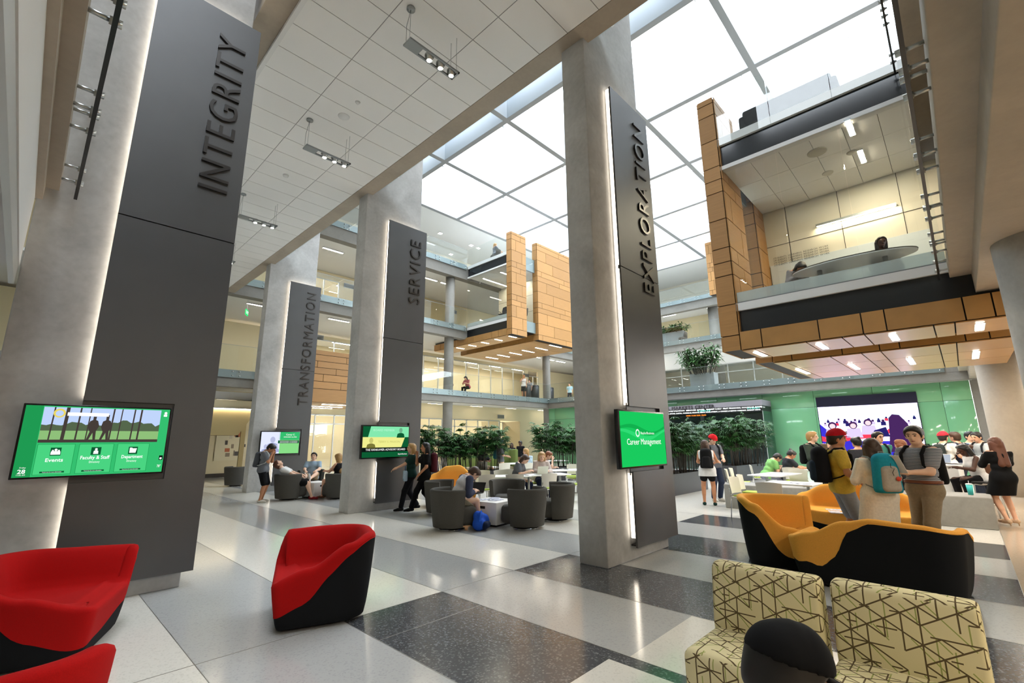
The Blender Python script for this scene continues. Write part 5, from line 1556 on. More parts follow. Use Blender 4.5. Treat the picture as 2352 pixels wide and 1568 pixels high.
# ================================================================ people: bodies grown as one smooth surface around a posed skeleton
def V3(*a): return np.array(a, float)
def rotm(rx=0, ry=0, rz=0):
    cx, sx, cy_, sy, cz, sz = math.cos(rx), math.sin(rx), math.cos(ry), math.sin(ry), math.cos(rz), math.sin(rz)
    X = np.array([[1, 0, 0], [0, cx, -sx], [0, sx, cx]]); Y = np.array([[cy_, 0, sy], [0, 1, 0], [-sy, 0, cy_]]); Z = np.array([[cz, -sz, 0], [sz, cz, 0], [0, 0, 1]])
    return Z @ Y @ X
def grow(prims, res=.014, k=.03, clips=()):
    """smooth union of round cones (a, b, ra, rb) -> surface net"""
    P = [(np.asarray(a, float), np.asarray(b, float), ra, rb) for a, b, ra, rb in prims]
    lo = np.min([np.minimum(a - ra, b - rb) for a, b, ra, rb in P], axis=0) - 2.5 * res - k
    hi = np.max([np.maximum(a + ra, b + rb) for a, b, ra, rb in P], axis=0) + 2.5 * res + k
    n = np.ceil((hi - lo) / res).astype(int) + 1
    ax = [lo[i] + res * np.arange(n[i]) for i in range(3)]
    F = np.full(n, 1.0)
    for a, b, ra, rb in P:
        m = max(ra, rb) + k + 2 * res
        l = np.minimum(a, b) - m; h = np.maximum(a, b) + m
        s = [slice(max(0, int((l[i] - lo[i]) / res)), min(n[i], int((h[i] - lo[i]) / res) + 2)) for i in range(3)]
        X = ax[0][s[0]][:, None, None]; Y = ax[1][s[1]][None, :, None]; Z = ax[2][s[2]][None, None, :]
        d = b - a; L2 = max(1e-9, float(d @ d))
        t = np.clip(((X - a[0]) * d[0] + (Y - a[1]) * d[1] + (Z - a[2]) * d[2]) / L2, 0, 1)
        D = np.sqrt((X - a[0] - t * d[0]) ** 2 + (Y - a[1] - t * d[1]) ** 2 + (Z - a[2] - t * d[2]) ** 2) - (ra + (rb - ra) * t)
        A = F[s[0], s[1], s[2]]
        hh = np.clip(.5 + .5 * (A - D) / k, 0, 1)
        F[s[0], s[1], s[2]] = A * (1 - hh) + D * hh - k * hh * (1 - hh)
    for p, nrm in clips:
        nrm = np.asarray(nrm, float); nrm = nrm / np.linalg.norm(nrm)
        F = np.maximum(F, (ax[0][:, None, None] - p[0]) * nrm[0] + (ax[1][None, :, None] - p[1]) * nrm[1] + (ax[2][None, None, :] - p[2]) * nrm[2])
    I = F < 0
    c = [(i, j, q) for i in (0, 1) for j in (0, 1) for q in (0, 1)]
    sh = lambda G, o: G[o[0]:n[0] - 1 + o[0], o[1]:n[1] - 1 + o[1], o[2]:n[2] - 1 + o[2]]
    cnt = sum(sh(I, o).astype(np.int8) for o in c)
    act = (cnt > 0) & (cnt < 8)
    idx = np.argwhere(act)
    if len(idx) == 0: return [], []
    acc = np.zeros((len(idx), 3)); w = np.zeros(len(idx))
    for a_ in c:
        for d_ in range(3):
            if a_[d_]: continue
            b_ = list(a_); b_[d_] = 1
            fa = F[idx[:, 0] + a_[0], idx[:, 1] + a_[1], idx[:, 2] + a_[2]]; fb = F[idx[:, 0] + b_[0], idx[:, 1] + b_[1], idx[:, 2] + b_[2]]
            x = (fa < 0) != (fb < 0)
            t = np.where(x, fa / np.where(x, fa - fb, 1), 0)
            p = np.tile(np.array(a_, float), (len(idx), 1)); p[:, d_] = t
            acc += p * x[:, None]; w += x
    verts = lo + res * (idx + acc / w[:, None])
    num = -np.ones(act.shape, int); num[act] = np.arange(len(idx))
    faces = []
    for d_ in range(3):
        e = [1, 1, 1]; u, v = (d_ + 1) % 3, (d_ + 2) % 3
        sl = [slice(1, n[i] - 1) for i in range(3)]
        s0 = list(sl); s1 = list(sl); s0[d_] = slice(0, n[d_] - 1); s1[d_] = slice(1, n[d_])
        A = I[tuple(s0)]; B = I[tuple(s1)]
        off = np.array([s_.start for s_ in s0])
        for flip, mask in ((False, A & ~B), (True, ~A & B)):
            g = np.argwhere(mask) + off
            if not len(g): continue
            du = np.zeros(3, int); du[u] = 1; dv = np.zeros(3, int); dv[v] = 1
            q = [num[tuple((g - du - dv).T)], num[tuple((g - dv).T)], num[tuple(g.T)], num[tuple((g - du).T)]]
            if flip: q = q[::-1]
            faces.append(np.stack(q, 1))
    return verts, np.concatenate(faces)
def grown(name, m, parent, prims, res, k=.03, clips=(), extra=None, label=None):
    v, f = grow(prims, res, k, clips)
    if not len(v): return None
    mb = MB(); mb.v = [tuple(p) for p in v.tolist()]; mb.f = [tuple(q) for q in f.tolist()]; mb.mi = [0] * len(mb.f); mb.sm = [True] * len(mb.f)
    if extra: extra(mb)
    o = mb.build(name, m, parent)
    if label: o['label'] = label
    return o
SKINS = {'light': mat('skin_light', 'd9a88a', .55), 'fair': mat('skin_fair', 'e0b69a', .55), 'tan': mat('skin_tan', 'b9805c', .55), 'dark': mat('skin_dark', '4d2f22', .5)}
HAIRS = {'dark': mat('hair_dark', '1d1613', .5), 'black': mat('hair_black', '0f0d0d', .45), 'brown': mat('hair_brown', '402a1c', .5), 'blonde': mat('hair_blonde', 'a8834f', .5), 'auburn': mat('hair_auburn', '5a3220', .5), 'red': mat('hair_red', '7a4524', .5)}
def cloth(h, tone=None): return mat('cloth_' + (tone or h), h, .9, noise=.08, nscale=40, spec=.2)
def bend(root, tgt, l1, l2, pole):
    root = np.asarray(root, float); tgt = np.asarray(tgt, float); d = tgt - root; L = np.linalg.norm(d)
    if L > (l1 + l2) * .995: tgt = root + d / L * (l1 + l2) * .995; d = tgt - root; L = np.linalg.norm(d)
    L = max(L, abs(l1 - l2) + .02)
    a = (l1 * l1 - l2 * l2 + L * L) / (2 * L); h = math.sqrt(max(0, l1 * l1 - a * a))
    u = d / np.linalg.norm(d); p = np.asarray(pole, float); p = p - u * (p @ u); p = p / max(1e-6, np.linalg.norm(p))
    return root + u * a + p * h, tgt
def person(label, x, y, facing, h=1.75, z=0.0, skin='light', hair='brown', hs='short', top='888888', sleeve='short', bot='333a46', leg='long', shoe='222222', sex='m', fat=1.0,
           pelvis=None, lean=0, twist=0, side=0, nod=0, turn=0, hands=None, feet=None, knees=None, cap=None, cap_turn=0, res=.016, curl=.6, grip=None, tuck=False, hem=None, belt=None, face=True, group=None, extra=None, stripes=None, raglan=None):
    """a posed figure; +y is forward, hands/feet are targets in the figure's own frame (metres, scaled with height)"""
    s = h / 1.75; f = s * fat
    o = empty('person', (x, y, z), math.radians(facing) - PI / 2, label, 'person', group)
    pel = V3(0, 0, .93) * s if pelvis is None else V3(*pelvis) * s
    T = rotm(-math.radians(lean), math.radians(side), math.radians(twist))
    tp = lambda *a: pel + T @ (V3(*a) * s)
    fem = sex == 'f'
    shw = .165 if fem else .185
    Rh = T @ rotm(math.radians(-nod), 0, math.radians(turn))
    neck = tp(0, -.015, .52); hd = neck + Rh @ (V3(0, .03, .155) * s)
    hp = lambda *a: hd + Rh @ (V3(*a) * s * 1.05)
    SH = [tp(-shw, -.01, .47), tp(shw, -.01, .47)]
    HD = hands or [(-.24, .04, .80), (.24, .04, .80)]
    EL, WR = [], []
    for i in (0, 1):
        sg = -1 if i == 0 else 1
        w = V3(*HD[i]) * s
        e, w = bend(SH[i], w, .285 * s, .25 * s, (sg * .6, -.7, -.55)); EL.append(e); WR.append(w)
    HP = [pel + V3(-.085, 0, -.02) * s, pel + V3(.085, 0, -.02) * s]
    FT = feet or [(-.10, 0, .08), (.10, .03, .08)]
    KN, AN = [], []
    for i in (0, 1):
        a = V3(*FT[i]) * s
        kp = (-.15 if i == 0 else .15, 1, .25) if knees is None else knees[i]
        k_, a = bend(HP[i], a, .43 * s, .43 * s, kp); KN.append(k_); AN.append(a)
    c1 = .92 if fem else 1.0
    torso = [(tp(-.085, 0, .36), tp(.085, 0, .36), .105 * f * c1, .105 * f * c1), (tp(-.13, -.01, .45), tp(.13, -.01, .45), .06 * s, .06 * s), (tp(-.06, 0, .2), tp(.06, 0, .2), .098 * f * c1, .098 * f * c1),
             (tp(-.075, 0, .04), tp(.075, 0, .04), .108 * f, .108 * f), (tp(0, .01, .1), tp(0, 0, .42), .1 * f, .1 * s),
             (tp(-.13, -.02, .455), tp(-.03, -.03, .53), .042 * s, .05 * s), (tp(.13, -.02, .455), tp(.03, -.03, .53), .042 * s, .05 * s)]
    if fem: torso += [(tp(-.07, .085, .335), tp(-.07, .08, .33), .052 * f, .05 * f), (tp(.07, .085, .335), tp(.07, .08, .33), .052 * f, .05 * f), (HP[0], HP[1], .115 * f, .115 * f)]
    arm = lambda i, r=0: [(SH[i], EL[i], (.052 if fem else .058) * f + r, (.038 if fem else .043) * f + r), (EL[i], WR[i], (.04 if fem else .045) * s + r, .027 * s + r)]
    legp = lambda i, r=0: [(HP[i], KN[i], .088 * f + r, .055 * f + r), (KN[i], AN[i], .055 * f + r, .036 * s + r), (KN[i] + (AN[i] - KN[i]) * .15 + V3(0, -.012, 0), KN[i] + (AN[i] - KN[i]) * .5 + V3(0, -.015, 0), .05 * f + r, .045 * s + r)]
    head = [(hp(0, -.022, .03), hp(0, .014, .038), .089 * s, .082 * s), (hp(0, -.04, -.03), hp(0, -.02, -.05), .066 * s, .06 * s), (hp(0, .03, .0), hp(0, .052, -.07), .066 * s, .038 * s), (hp(0, .0, -.03), hp(0, .04, -.05), .06 * s, .05 * s),
            (hp(0, .094, .014), hp(0, .112, -.02), .009 * s, .014 * s), (hp(-.078, .0, .0), hp(-.082, -.008, -.025), .018 * s, .014 * s), (hp(.078, .0, .0), hp(.082, -.008, -.025), .018 * s, .014 * s),
            (hp(-.03, .078, .034), hp(.03, .078, .034), .014 * s, .014 * s), (neck - T @ V3(0, 0, .05) * s, hp(0, -.012, -.05), .056 * s, .05 * s)]
    palms = []; hb = []
    for i in (0, 1):
        sg = -1 if i == 0 else 1
        d = WR[i] - EL[i]; d = d / np.linalg.norm(d)
        g = grip[i] if grip else None
        if g is not None: d = V3(*g); d = d / np.linalg.norm(d)
        # palm side: towards the body's middle
        sd = np.cross(d, V3(0, 0, 1)); sd = sd / max(1e-6, np.linalg.norm(sd)) if np.linalg.norm(sd) > .2 else V3(0, 1, 0)
        nr = np.cross(sd, d)
        if abs(d[2]) > .75:                 # hanging hand: palm faces the thigh, thumb forward
            nr = V3(-sg, 0, 0); nr = nr - d * (nr @ d); nr /= np.linalg.norm(nr); sd = np.cross(d, nr); sd = sd if sd[1] > 0 else -sd
        else:
            if sd[0] * sg > 0: sd = -sd     # thumbs point inwards
            nr = -np.abs(1) * (nr if nr[2] > 0 else -nr)
        pc = WR[i] + d * .05 * s
        palms += [(WR[i] + d * .01, pc + sd * .018 * s + d * .03 * s, .024 * s, .019 * s), (WR[i] + d * .01, pc - sd * .018 * s + d * .03 * s, .024 * s, .018 * s)]
        hb.append((WR[i], d, sd, nr, pc))
    def fingers(mb):
        for (w, d, sd, nr, pc) in hb:
            for q, (u, L, r) in enumerate(((.028, .072, .0085), (.010, .08, .009), (-.009, .074, .0085), (-.027, .058, .0075))):
                b0 = pc + sd * u * s + d * .035 * s; p = [b0]; dd = d
                for kk in range(3):
                    c_ = curl * (.45 + .18 * kk + .04 * q)
                    dd = dd * math.cos(c_) + np.cross(np.cross(dd, nr), dd) * 0 + nr * math.sin(c_); dd = dd / np.linalg.norm(dd)
                    p.append(p[-1] + dd * L * s * (.42, .32, .26)[kk])
                mb.tube([tuple(t) for t in p], [r * s * 1.05, r * s, r * s * .9, r * s * .7], 7)
            t0 = w + d * .025 * s + sd * .022 * s; t1 = t0 + (d * .55 + sd * .75 + nr * .25) * .034 * s; t2 = t1 + (d * .85 + sd * .25 + nr * .4) * .03 * s; t3 = t2 + (d * .9 + nr * .45) * .022 * s
            mb.tube([tuple(t) for t in (t0, t1, t2, t3)], [.012 * s, .0105 * s, .0095 * s, .007 * s], 7)
    feetp = []
    for i in (0, 1):
        sg = -1 if i == 0 else 1
        a = AN[i]; shin = KN[i] - a; shin /= np.linalg.norm(shin)
        fw = V3(.12 * sg, 1, 0)
        if abs(shin[2]) < .6: fw = V3(0, .25, .95)
        fw = fw / np.linalg.norm(fw); dn = -shin if abs(shin[2]) < .6 else V3(0, 0, -1)
        feetp.append((a, fw, dn))
    fprim = []
    for a, fw, dn in feetp: fprim += [(a + dn * .035 * s - fw * .03 * s, a + dn * .045 * s + fw * .07 * s, .036 * s, .034 * s), (a + dn * .045 * s + fw * .07 * s, a + dn * .055 * s + fw * .15 * s, .034 * s, .024 * s)]
    body = torso + arm(0) + arm(1) + legp(0) + legp(1) + head + palms + fprim
    grown('body', SKINS[skin], o, body, res, .03 * s, extra=fingers)
    # ---- clothes
    up = T @ V3(0, 0, 1)
    r = .017
    if top:
        hz = -.07 if tuck is False else .06
        if hem is not None: hz = hem
        pr = [(a, b, ra + r, rb + r) for a, b, ra, rb in torso]
        cl = [(tp(0, 0, hz), -up), (tp(0, 0, .515), up)]
        hips = [(HP[0], HP[1], .118 * f + r, .118 * f + r)]
        if sleeve == 'short':
            pr += [(SH[i], SH[i] + (EL[i] - SH[i]) * .62, .062 * f + r, .058 * f + r) for i in (0, 1)]
        elif sleeve == 'long':
            for i in (0, 1): pr += [(SH[i], EL[i], .06 * f + r, .045 * f + r), (EL[i], WR[i] - (WR[i] - EL[i]) * .06, .046 * s + r, .032 * s + r)]
        if hem is not None and hem < -.1:        # long coat, tunic or dress
            for i in (0, 1):
                kn = HP[i] + (KN[i] - HP[i]) * .95
                pr += [(HP[i], kn, .115 * f + r, .12 * f + r)]
            pr += [((HP[0] + HP[1]) / 2, (KN[0] + KN[1]) / 2, .125 * f + r, .13 * f + r)]
        else: pr += hips
        tm = cloth(top)
        if stripes:
            tm = MATS.get('striped_' + top)
            if not tm:
                tm = bpy.data.materials.new('striped_' + top); tm.use_nodes = True; nt_ = tm.node_tree; b_ = nt_.nodes['Principled BSDF']; b_.inputs['Roughness'].default_value = .9
                tc = nt_.nodes.new('ShaderNodeTexCoord'); wv = nt_.nodes.new('ShaderNodeTexWave'); wv.bands_direction = 'Z'; wv.inputs['Scale'].default_value = 16; wv.inputs['Distortion'].default_value = .6; wv.inputs['Detail'].default_value = 1
                rp = nt_.nodes.new('ShaderNodeValToRGB'); rp.color_ramp.elements[0].color = (*hx(top), 1); rp.color_ramp.elements[1].color = (*hx(stripes), 1); rp.color_ramp.interpolation = 'CONSTANT'; rp.color_ramp.elements[1].position = .5
                nt_.links.new(tc.outputs['Object'], wv.inputs[0]); nt_.links.new(wv.outputs[0], rp.inputs[0]); nt_.links.new(rp.outputs[0], b_.inputs[0]); MATS['striped_' + top] = tm
        grown('shirt' if hem is None else 'dress', tm, o, pr, res, .035 * s, cl)
        if raglan:
            for i in (0, 1): grown('sleeve', cloth(raglan), o, [(SH[i], EL[i], .064 * f + r, .05 * f + r), (EL[i], EL[i] + (WR[i] - EL[i]) * .6, .05 * s + r, .04 * s + r)], res, .03)
    if leg != 'none':
        frac = {'long': (1, .93), 'shorts': (1.0, 0), 'short': (.55, 0), 'crop': (1, .5)}[leg]
        pr = [(tp(-.07, 0, .05), tp(.07, 0, .05), .113 * f + r * .5, .113 * f + r * .5), (HP[0], HP[1], .116 * f + r * .5, .116 * f + r * .5)]
        for i in (0, 1):
            if frac[1]: pr += [(HP[i], KN[i], .095 * f + r * .5, .066 * f + r * .5), (KN[i], KN[i] + (AN[i] - KN[i]) * frac[1], .066 * f + r * .5, .052 * s + r * .6)]
            else: pr += [(HP[i], HP[i] + (KN[i] - HP[i]) * (.88 if leg == 'shorts' else .5), .098 * f + r * .6, .086 * f + r * .6)]
        grown('trousers' if leg == 'long' else 'shorts', cloth(bot), o, pr, res, .03 * s, [(tp(0, 0, .12), up)])
    if belt: grown('belt', mat('belt_leather', belt, .5), o, [(tp(-.07, 0, .085), tp(.07, 0, .085), .125 * f + r * .5, .125 * f + r * .5)], res, .02, [(tp(0, 0, .105), up), (tp(0, 0, .065), -up)])
    if shoe:
        for a, fw, dn in feetp:
            grown('shoe', cloth(shoe, 'shoe_' + shoe), o, [(a + dn * .035 * s - fw * .035 * s, a + dn * .045 * s + fw * .07 * s, .044 * s, .042 * s), (a + dn * .045 * s + fw * .07 * s, a + dn * .052 * s + fw * .165 * s, .042 * s, .03 * s)], max(res, .012), .02, [(a + dn * .078 * s, dn)])
    # ---- head
    if hair:
        q = .016 * s
        sc = [(hp(0, -.026, .032), hp(0, .026, .04), .089 * s + q, .083 * s + q), (hp(0, -.042, -.03), hp(0, -.03, -.05), .068 * s + q, .06 * s + q)]
        fc = Rh @ V3(0, 1, -.7)
        cl = [(hp(0, .038, 0), fc)]
        if hs == 'short': cl += [(hp(0, -.05, -.082), Rh @ V3(0, .25, -1))]
        if hs == 'bun': sc += [(hp(0, -.09, .10), hp(0, -.10, .115), .035 * s, .033 * s)]; cl += [(hp(0, -.05, -.06), Rh @ V3(0, .25, -1))]
        if hs in ('long', 'mid', 'pony'):
            L = {'long': .42, 'mid': .20, 'pony': .26}[hs]
            dn = T @ V3(0, -.12, -1) if hs != 'pony' else T @ V3(0, -.35, -1)
            e = hp(0, -.055, .0) + dn * L * s
            if hs == 'pony': sc += [(hp(0, -.11, .03), e, .035 * s, .02 * s)]
            else:
                sc += [(hp(-.045, -.04, 0), e + T @ V3(-.05, -.035, 0) * s, .07 * s, .055 * s), (hp(.045, -.04, 0), e + T @ V3(.05, -.035, 0) * s, .07 * s, .055 * s), (hp(-.07, .0, .0), hp(-.085, .0, -.16), .04 * s, .03 * s), (hp(.07, .0, .0), hp(.085, .0, -.16), .04 * s, .03 * s)]
            cl = [(hp(0, .062, .055), Rh @ V3(0, 1, -.55))]
        back = []
        if hs in ('long', 'mid', 'pony'): back = sc[1:]; sc = sc[:2]
        def lower(mb):
            if not back: return
            v2, f2 = grow(back, min(res, .016), .03, [(hp(0, .012, 0), Rh @ V3(0, 1, 0))])
            if len(v2): mb.add(v2.tolist(), f2.tolist(), None, True)
        grown('hair', HAIRS[hair], o, sc, min(res, .014), .025, cl, extra=lower)
    if face and res < .02:
        eb = MB(); mb = MB(); bb_ = MB()
        for sx in (-1, 1):
            eb.tube([tuple(hp(sx * .02, .0945, .011)), tuple(hp(sx * .032, .0945, .012)), tuple(hp(sx * .044, .089, .011))], [.004 * s, .0085 * s, .004 * s], 8)
            bb_.tube([tuple(hp(sx * .014, .1, .032)), tuple(hp(sx * .032, .099, .037)), tuple(hp(sx * .05, .088, .031))], .0045 * s, 6)
        mb.tube([tuple(hp(-.024, .087, -.055)), tuple(hp(0, .0955, -.054)), tuple(hp(.024, .087, -.055))], [.003 * s, .0075 * s, .003 * s], 8)
        eb.build('eyes', mat('eye_dark', '20180f', .3), o); bb_.build('eyebrows', HAIRS[hair or 'dark'], o); mb.build('mouth', mat('lip', '8d4a42', .5), o)
    if cap:
        ct = rotm(0, 0, math.radians(cap_turn)); kp = lambda *a: hd + Rh @ ct @ (V3(*a) * s)
        q = .022 * s
        grown('cap_crown', cloth(cap), o, [(hp(0, -.026, .034), hp(0, .026, .045), .086 * s + q, .08 * s + q), (hp(0, 0, .08), hp(0, .02, .085), .075 * s, .07 * s)], min(res, .014), .02, [(hp(0, 0, .042), Rh @ V3(0, .1, -1))])
        b_ = MB(); n_ = 14; top_, bot_ = [], []
        for i in range(n_ + 1):
            t = PI * i / n_; xx = .082 * math.cos(t); yy = .065 + .105 * math.sin(t); zz = .052 - .012 * math.cos(t) ** 2 - .25 * max(0, yy - .1)
            top_.append(tuple(kp(xx, yy, zz + .003))); bot_.append(tuple(kp(xx, yy, zz - .003)))
        m_ = n_ + 1
        b_.add(top_ + bot_, [tuple(range(m_)), tuple(range(2 * m_ - 1, m_ - 1, -1))] + [(i, m_ + i, m_ + i + 1, i + 1) for i in range(n_)] + [(n_, 2 * m_ - 1, m_, 0)], None, True)
        b_.build('cap_brim', cloth(cap), o)
    o['_dummy'] = 0; del o['_dummy']
    info = dict(o=o, T=T, pel=pel, s=s, tp=tp, hp=hp, WR=WR, Rh=Rh, EL=EL, hb=hb)
    return info
def world(info, v):
    o = info['o']; r_ = o.rotation_euler[2]; c_, s_ = math.cos(r_), math.sin(r_)
    return V3(o.location[0] + c_ * v[0] - s_ * v[1], o.location[1] + s_ * v[0] + c_ * v[1], o.location[2] + v[2])
def backpack(info, label, c1, c2, c3=None, w=.30, h=.46, d=.17, straps=True, fb=1.0, pocket=.55, rough=.8):
    """a rucksack on somebody's back: a thing of its own"""
    o = info['o']; s = info['s']; T = info['T']; tp = info['tp']
    bp = empty('backpack', (0, 0, 0), 0, label, 'backpack')
    org = world(info, tp(0, -.125 * fb, .04)); rz = o.rotation_euler[2]
    R = rotm(0, 0, rz) @ T
    M_ = Matrix([[*R[0], org[0]], [*R[1], org[1]], [*R[2], org[2]], [0, 0, 0, 1]]); bp.matrix_world = M_
    m1, m2, m3 = cloth(c1), cloth(c2), cloth(c3 or c2)
    def rb(name, x0, y0, z0, x1, y1, z1, m, bev): MB().box(x0, y0, z0, x1, y1, z1).build(name, m, bp, bevel=bev, seg=4)
    y0 = -d * .5; r_ = d * .5
    def slab(x, ya, z0, z1, ra, k): return [((x * q / k, ya, z0), (x * q / k * .85, ya, z1), ra, ra * .88) for q in range(-k, k + 1)]
    grown('main_bag', m1, bp, slab(w * .5 - r_, y0, h * .14, h * .86, r_, 2), .014, .03, [((0, -.004, 0), (0, 1, 0)), ((0, 0, .01), (0, 0, -1))])
    grown('front_pocket', m2, bp, slab(w * .5 - r_ - .01, -d * .86, h * .16, h * pocket, d * .30, 2), .012, .025, [((0, 0, .03), (0, 0, -1))])
    t = MB(); t.tube([(-.035, -d * .3, h * .98), (-.03, -d * .35, h * 1.08), (.03, -d * .35, h * 1.08), (.035, -d * .3, h * .98)], .008, 6); t.build('grab_handle', m3, bp)
    if straps:
        for sx in (-1, 1):
            pts = [(sx * .08, -.02, .42), (sx * .105, .07, .485), (sx * .115, .16, .49), (sx * .125, .255 * fb, .40), (sx * .13, .265 * fb, .27), (sx * .155, .20, .16), (sx * .17, .08, .10), (sx * .12, -.02, .06)]
            b_ = MB(); b_.tube([(x_, y_, z_ ) for x_, y_, z_ in [(a * s, b * s, c * s) for a, b, c in pts]], [.014, .02, .022, .022, .02, .012, .009, .008], 8); b_.build('strap', m3, bp)
    return bp
def held(name, info, i, mb, m, label, cat, off=(0, 0, 0), rz=0, rx=0):
    p = world(info, info['hb'][i][4] + V3(*off)); o = mb.build(name, m, None); o.location = tuple(p); o.rotation_euler = (rx, 0, info['o'].rotation_euler[2] + rz)
    tag(o, label, cat); return o
CAM = 223.7      # angle that faces the camera
hold2 = [(-.10, .30, 1.10), (.10, .30, 1.12)]
# ---- the group by the orange seats
p = person('man in red cap, yellow tee and grey shorts wearing a dark rucksack', 8.62, 1.44, -62, 1.79, skin='tan', hair='dark', top='cdb04a', bot='8b8f97', leg='shorts', shoe='333333', cap='b3121f', turn=-8, nod=4, hands=[(-.25, .06, .80), (.22, .20, .98)], hem=-.10, res=.011)
backpack(p, 'dark navy rucksack on the man in the yellow tee', '14161c', '1c2a3a', '101114', w=.32, h=.5, d=.22)
me = text_mesh('StL', .06, .006, align='CENTER', bold=.002); me.materials.clear(); me.materials.append(WHITE); t = bpy.data.objects.new('cap_emblem', me); C.objects.link(t); t.parent = p['o']
c_ = p['hp'](-.03, .118, .075); R = p['Rh'] @ rotm(0, 0, .25); t.matrix_local = Matrix([[R[0][0] * -1, R[0][2], R[0][1], c_[0]], [R[1][0] * -1, R[1][2], R[1][1], c_[1]], [R[2][0] * -1, R[2][2], R[2][1], c_[2]], [0, 0, 0, 1]])
p = person('woman in long white cardigan seen from behind with a turquoise rucksack', 8.32, .97, 36, 1.66, sex='f', hair='brown', hs='long', top='ece7da', sleeve='long', hem=-.42, bot='5a3a30', leg='short', shoe='444444', turn=-20, nod=6, hands=[(-.16, .28, 1.08), (.20, .26, 1.06)], res=.011, fat=1.14)
bp = backpack(p, 'turquoise and grey rucksack on the woman in the white cardigan', '1e8ba3', 'a7a49c', '8f8f88', w=.34, h=.5, d=.2, pocket=.62)
tag(MB().lathe([(.03, 0), (.03, .004)], 0, 0, 20).build('round_patch', mat('patch_orange', 'd0432a', .6), bp)).matrix_local = Matrix(((1, 0, 0, .06), (0, 0, -1, -.248), (0, 1, 0, .2), (0, 0, 0, 1)))
b = MB(); b.tube([(-.01, -.25, .4), (-.02, -.262, .34), (.02, -.262, .33), (-.01, -.264, .28), (.0, -.264, .24)], .004, 5); b.build('bungee_cord', BLACK, bp)
p = person('man in striped polo and khaki trousers with a black rucksack reading a leaflet', 8.62, .50, 150, 1.83, skin='fair', hair='dark', top='3d4452', stripes='aeb2b8', bot='8a7c66', belt='7a4428', shoe='4a3a2c', tuck=True, nod=8, turn=18, hands=[(-.06, .34, 1.14), (.10, .31, 1.10)], feet=[(-.10, .12, .08), (.11, -.12, .08)], res=.011, fat=1.06)
backpack(p, 'black rucksack on the man in the striped polo', '0d0e10', '121316', w=.32, h=.5, d=.2)
b = MB(); b.tube([(0, 0, 0), (0, 0, .03)], .03, 12); w_ = p['WR'][1]; d_ = (p['WR'][1] - p['EL'][1]); d_ /= np.linalg.norm(d_)
bb = MB(); q0 = w_ - d_ * .045; bb.tube([tuple(q0), tuple(q0 + d_ * .02)], .036, 14); bb.build('watch_strap', BLACK, p['o']); bb = MB(); nn = p['hb'][1][3]; cc_ = q0 + d_ * .01 - nn * .036
bb.tube([tuple(cc_), tuple(cc_ - nn * .01)], .019, 10); bb.build('watch_face', mat('watch_white', 'd8e0e6', .3), p['o'])
held('leaflet', p, 0, MB().box(-.10, 0, 0, .10, .004, .26), PAPER, 'folded leaflet in the hand of the man in the striped polo', 'leaflet', (.0, .05, .0), rx=-.5)
p = person('woman in short black dress and beige heels with long auburn hair, seen from behind', 13.25, -.42, 34, 1.66, sex='f', hair='auburn', hs='long', top='0b0b0d', sleeve='long', hem=-.36, leg='none', shoe='c9ab8e', hands=[(-.08, .24, 1.36), (.12, .24, 1.38)], turn=-15, nod=8, res=.012, feet=[(-.09, .0, .12), (.10, .06, .12)])
for i in (0, 1):
    b = MB(); a = ((-.09, .0), (.10, .06))[i]; b.tube([(a[0] * .95, a[1] * .95 - .045, .08), (a[0] * .95, a[1] * .95 - .05, 0)], [.018, .006], 8); b.build('heel', cloth('c9ab8e'), p['o'])
p = person('woman with long dark braids in a white tank top sitting at the white counter', 14.35, -.08, 122, 1.68, sex='f', skin='dark', hair='black', hs='long', top='d7d7d8', sleeve='none', bot='111114', shoe='8a7a66', pelvis=(0, -.05, .80), lean=16, nod=10, hem=-.1, hands=[(-.1, .42, 1.05), (.02, .20, 1.42)], feet=[(-.12, .3, .38), (.12, .34, .34)], res=.013)
p = person('man in red cap and white tee with a dark green rucksack by the counter', 17.0, .42, -32, 1.80, hair='dark', top='d9d9d6', bot='3b4150', cap='c12a36', hands=[(-.14, .34, 1.06), (.18, .3, 1.06)], res=.014)
backpack(p, 'dark olive rucksack on the man in the red cap and white tee', '2c3230', '23292a')
p = person('brown-haired man in navy tee seen from behind at the counter', 17.2, .18, 60, 1.80, hair='brown', top='26304a', bot='3b4150', res=.015)
backpack(p, 'navy rucksack on the brown-haired man at the counter', '222a3e', '2d3547')
p = person('man in glasses and pale blue shirt facing the camera behind the grey-shirted man', 18.0, -.1, 215, 1.81, hair='black', top='7fa0bd', bot='2c3240', res=.015)
p = person('man in light grey shirt turned left, right of the man in pale blue', 17.5, -.26, 140, 1.80, hair='dark', top='a6adb0', sleeve='long', bot='2c3240', nod=12, hands=[(-.1, .3, 1.08), (.12, .3, 1.08)], res=.015)
backpack(p, 'black rucksack on the man in the light grey shirt', '15171a', '1b1d20', straps=True)
p = person('man in dark green sweatshirt with folded hands before the video screen', 13.66, 2.76, -112, 1.83, skin='fair', hair='blonde', top='3c463e', sleeve='long', bot='15161a', hands=[(-.06, .28, 1.1), (.12, .28, 1.12)], turn=25, res=.013)
tag(MB().box(-.04, .132, 1.32, .04, .136, 1.40).build('chest_print', WHITE, p['o']))
backpack(p, 'black rucksack on the man in the green sweatshirt', '101214', '14171a', fb=1.05)
p = person('man in teal tee with glasses and hand on chest before the video screen', 13.9, 1.48, -150, 1.80, hair='black', top='3f7f74', bot='4a4a44', hands=[(.06, .2, 1.32), (.25, .06, .82)], turn=20, res=.014)
backpack(p, 'black rucksack on the man in the teal tee', '121316', '17181c')
b = MB()
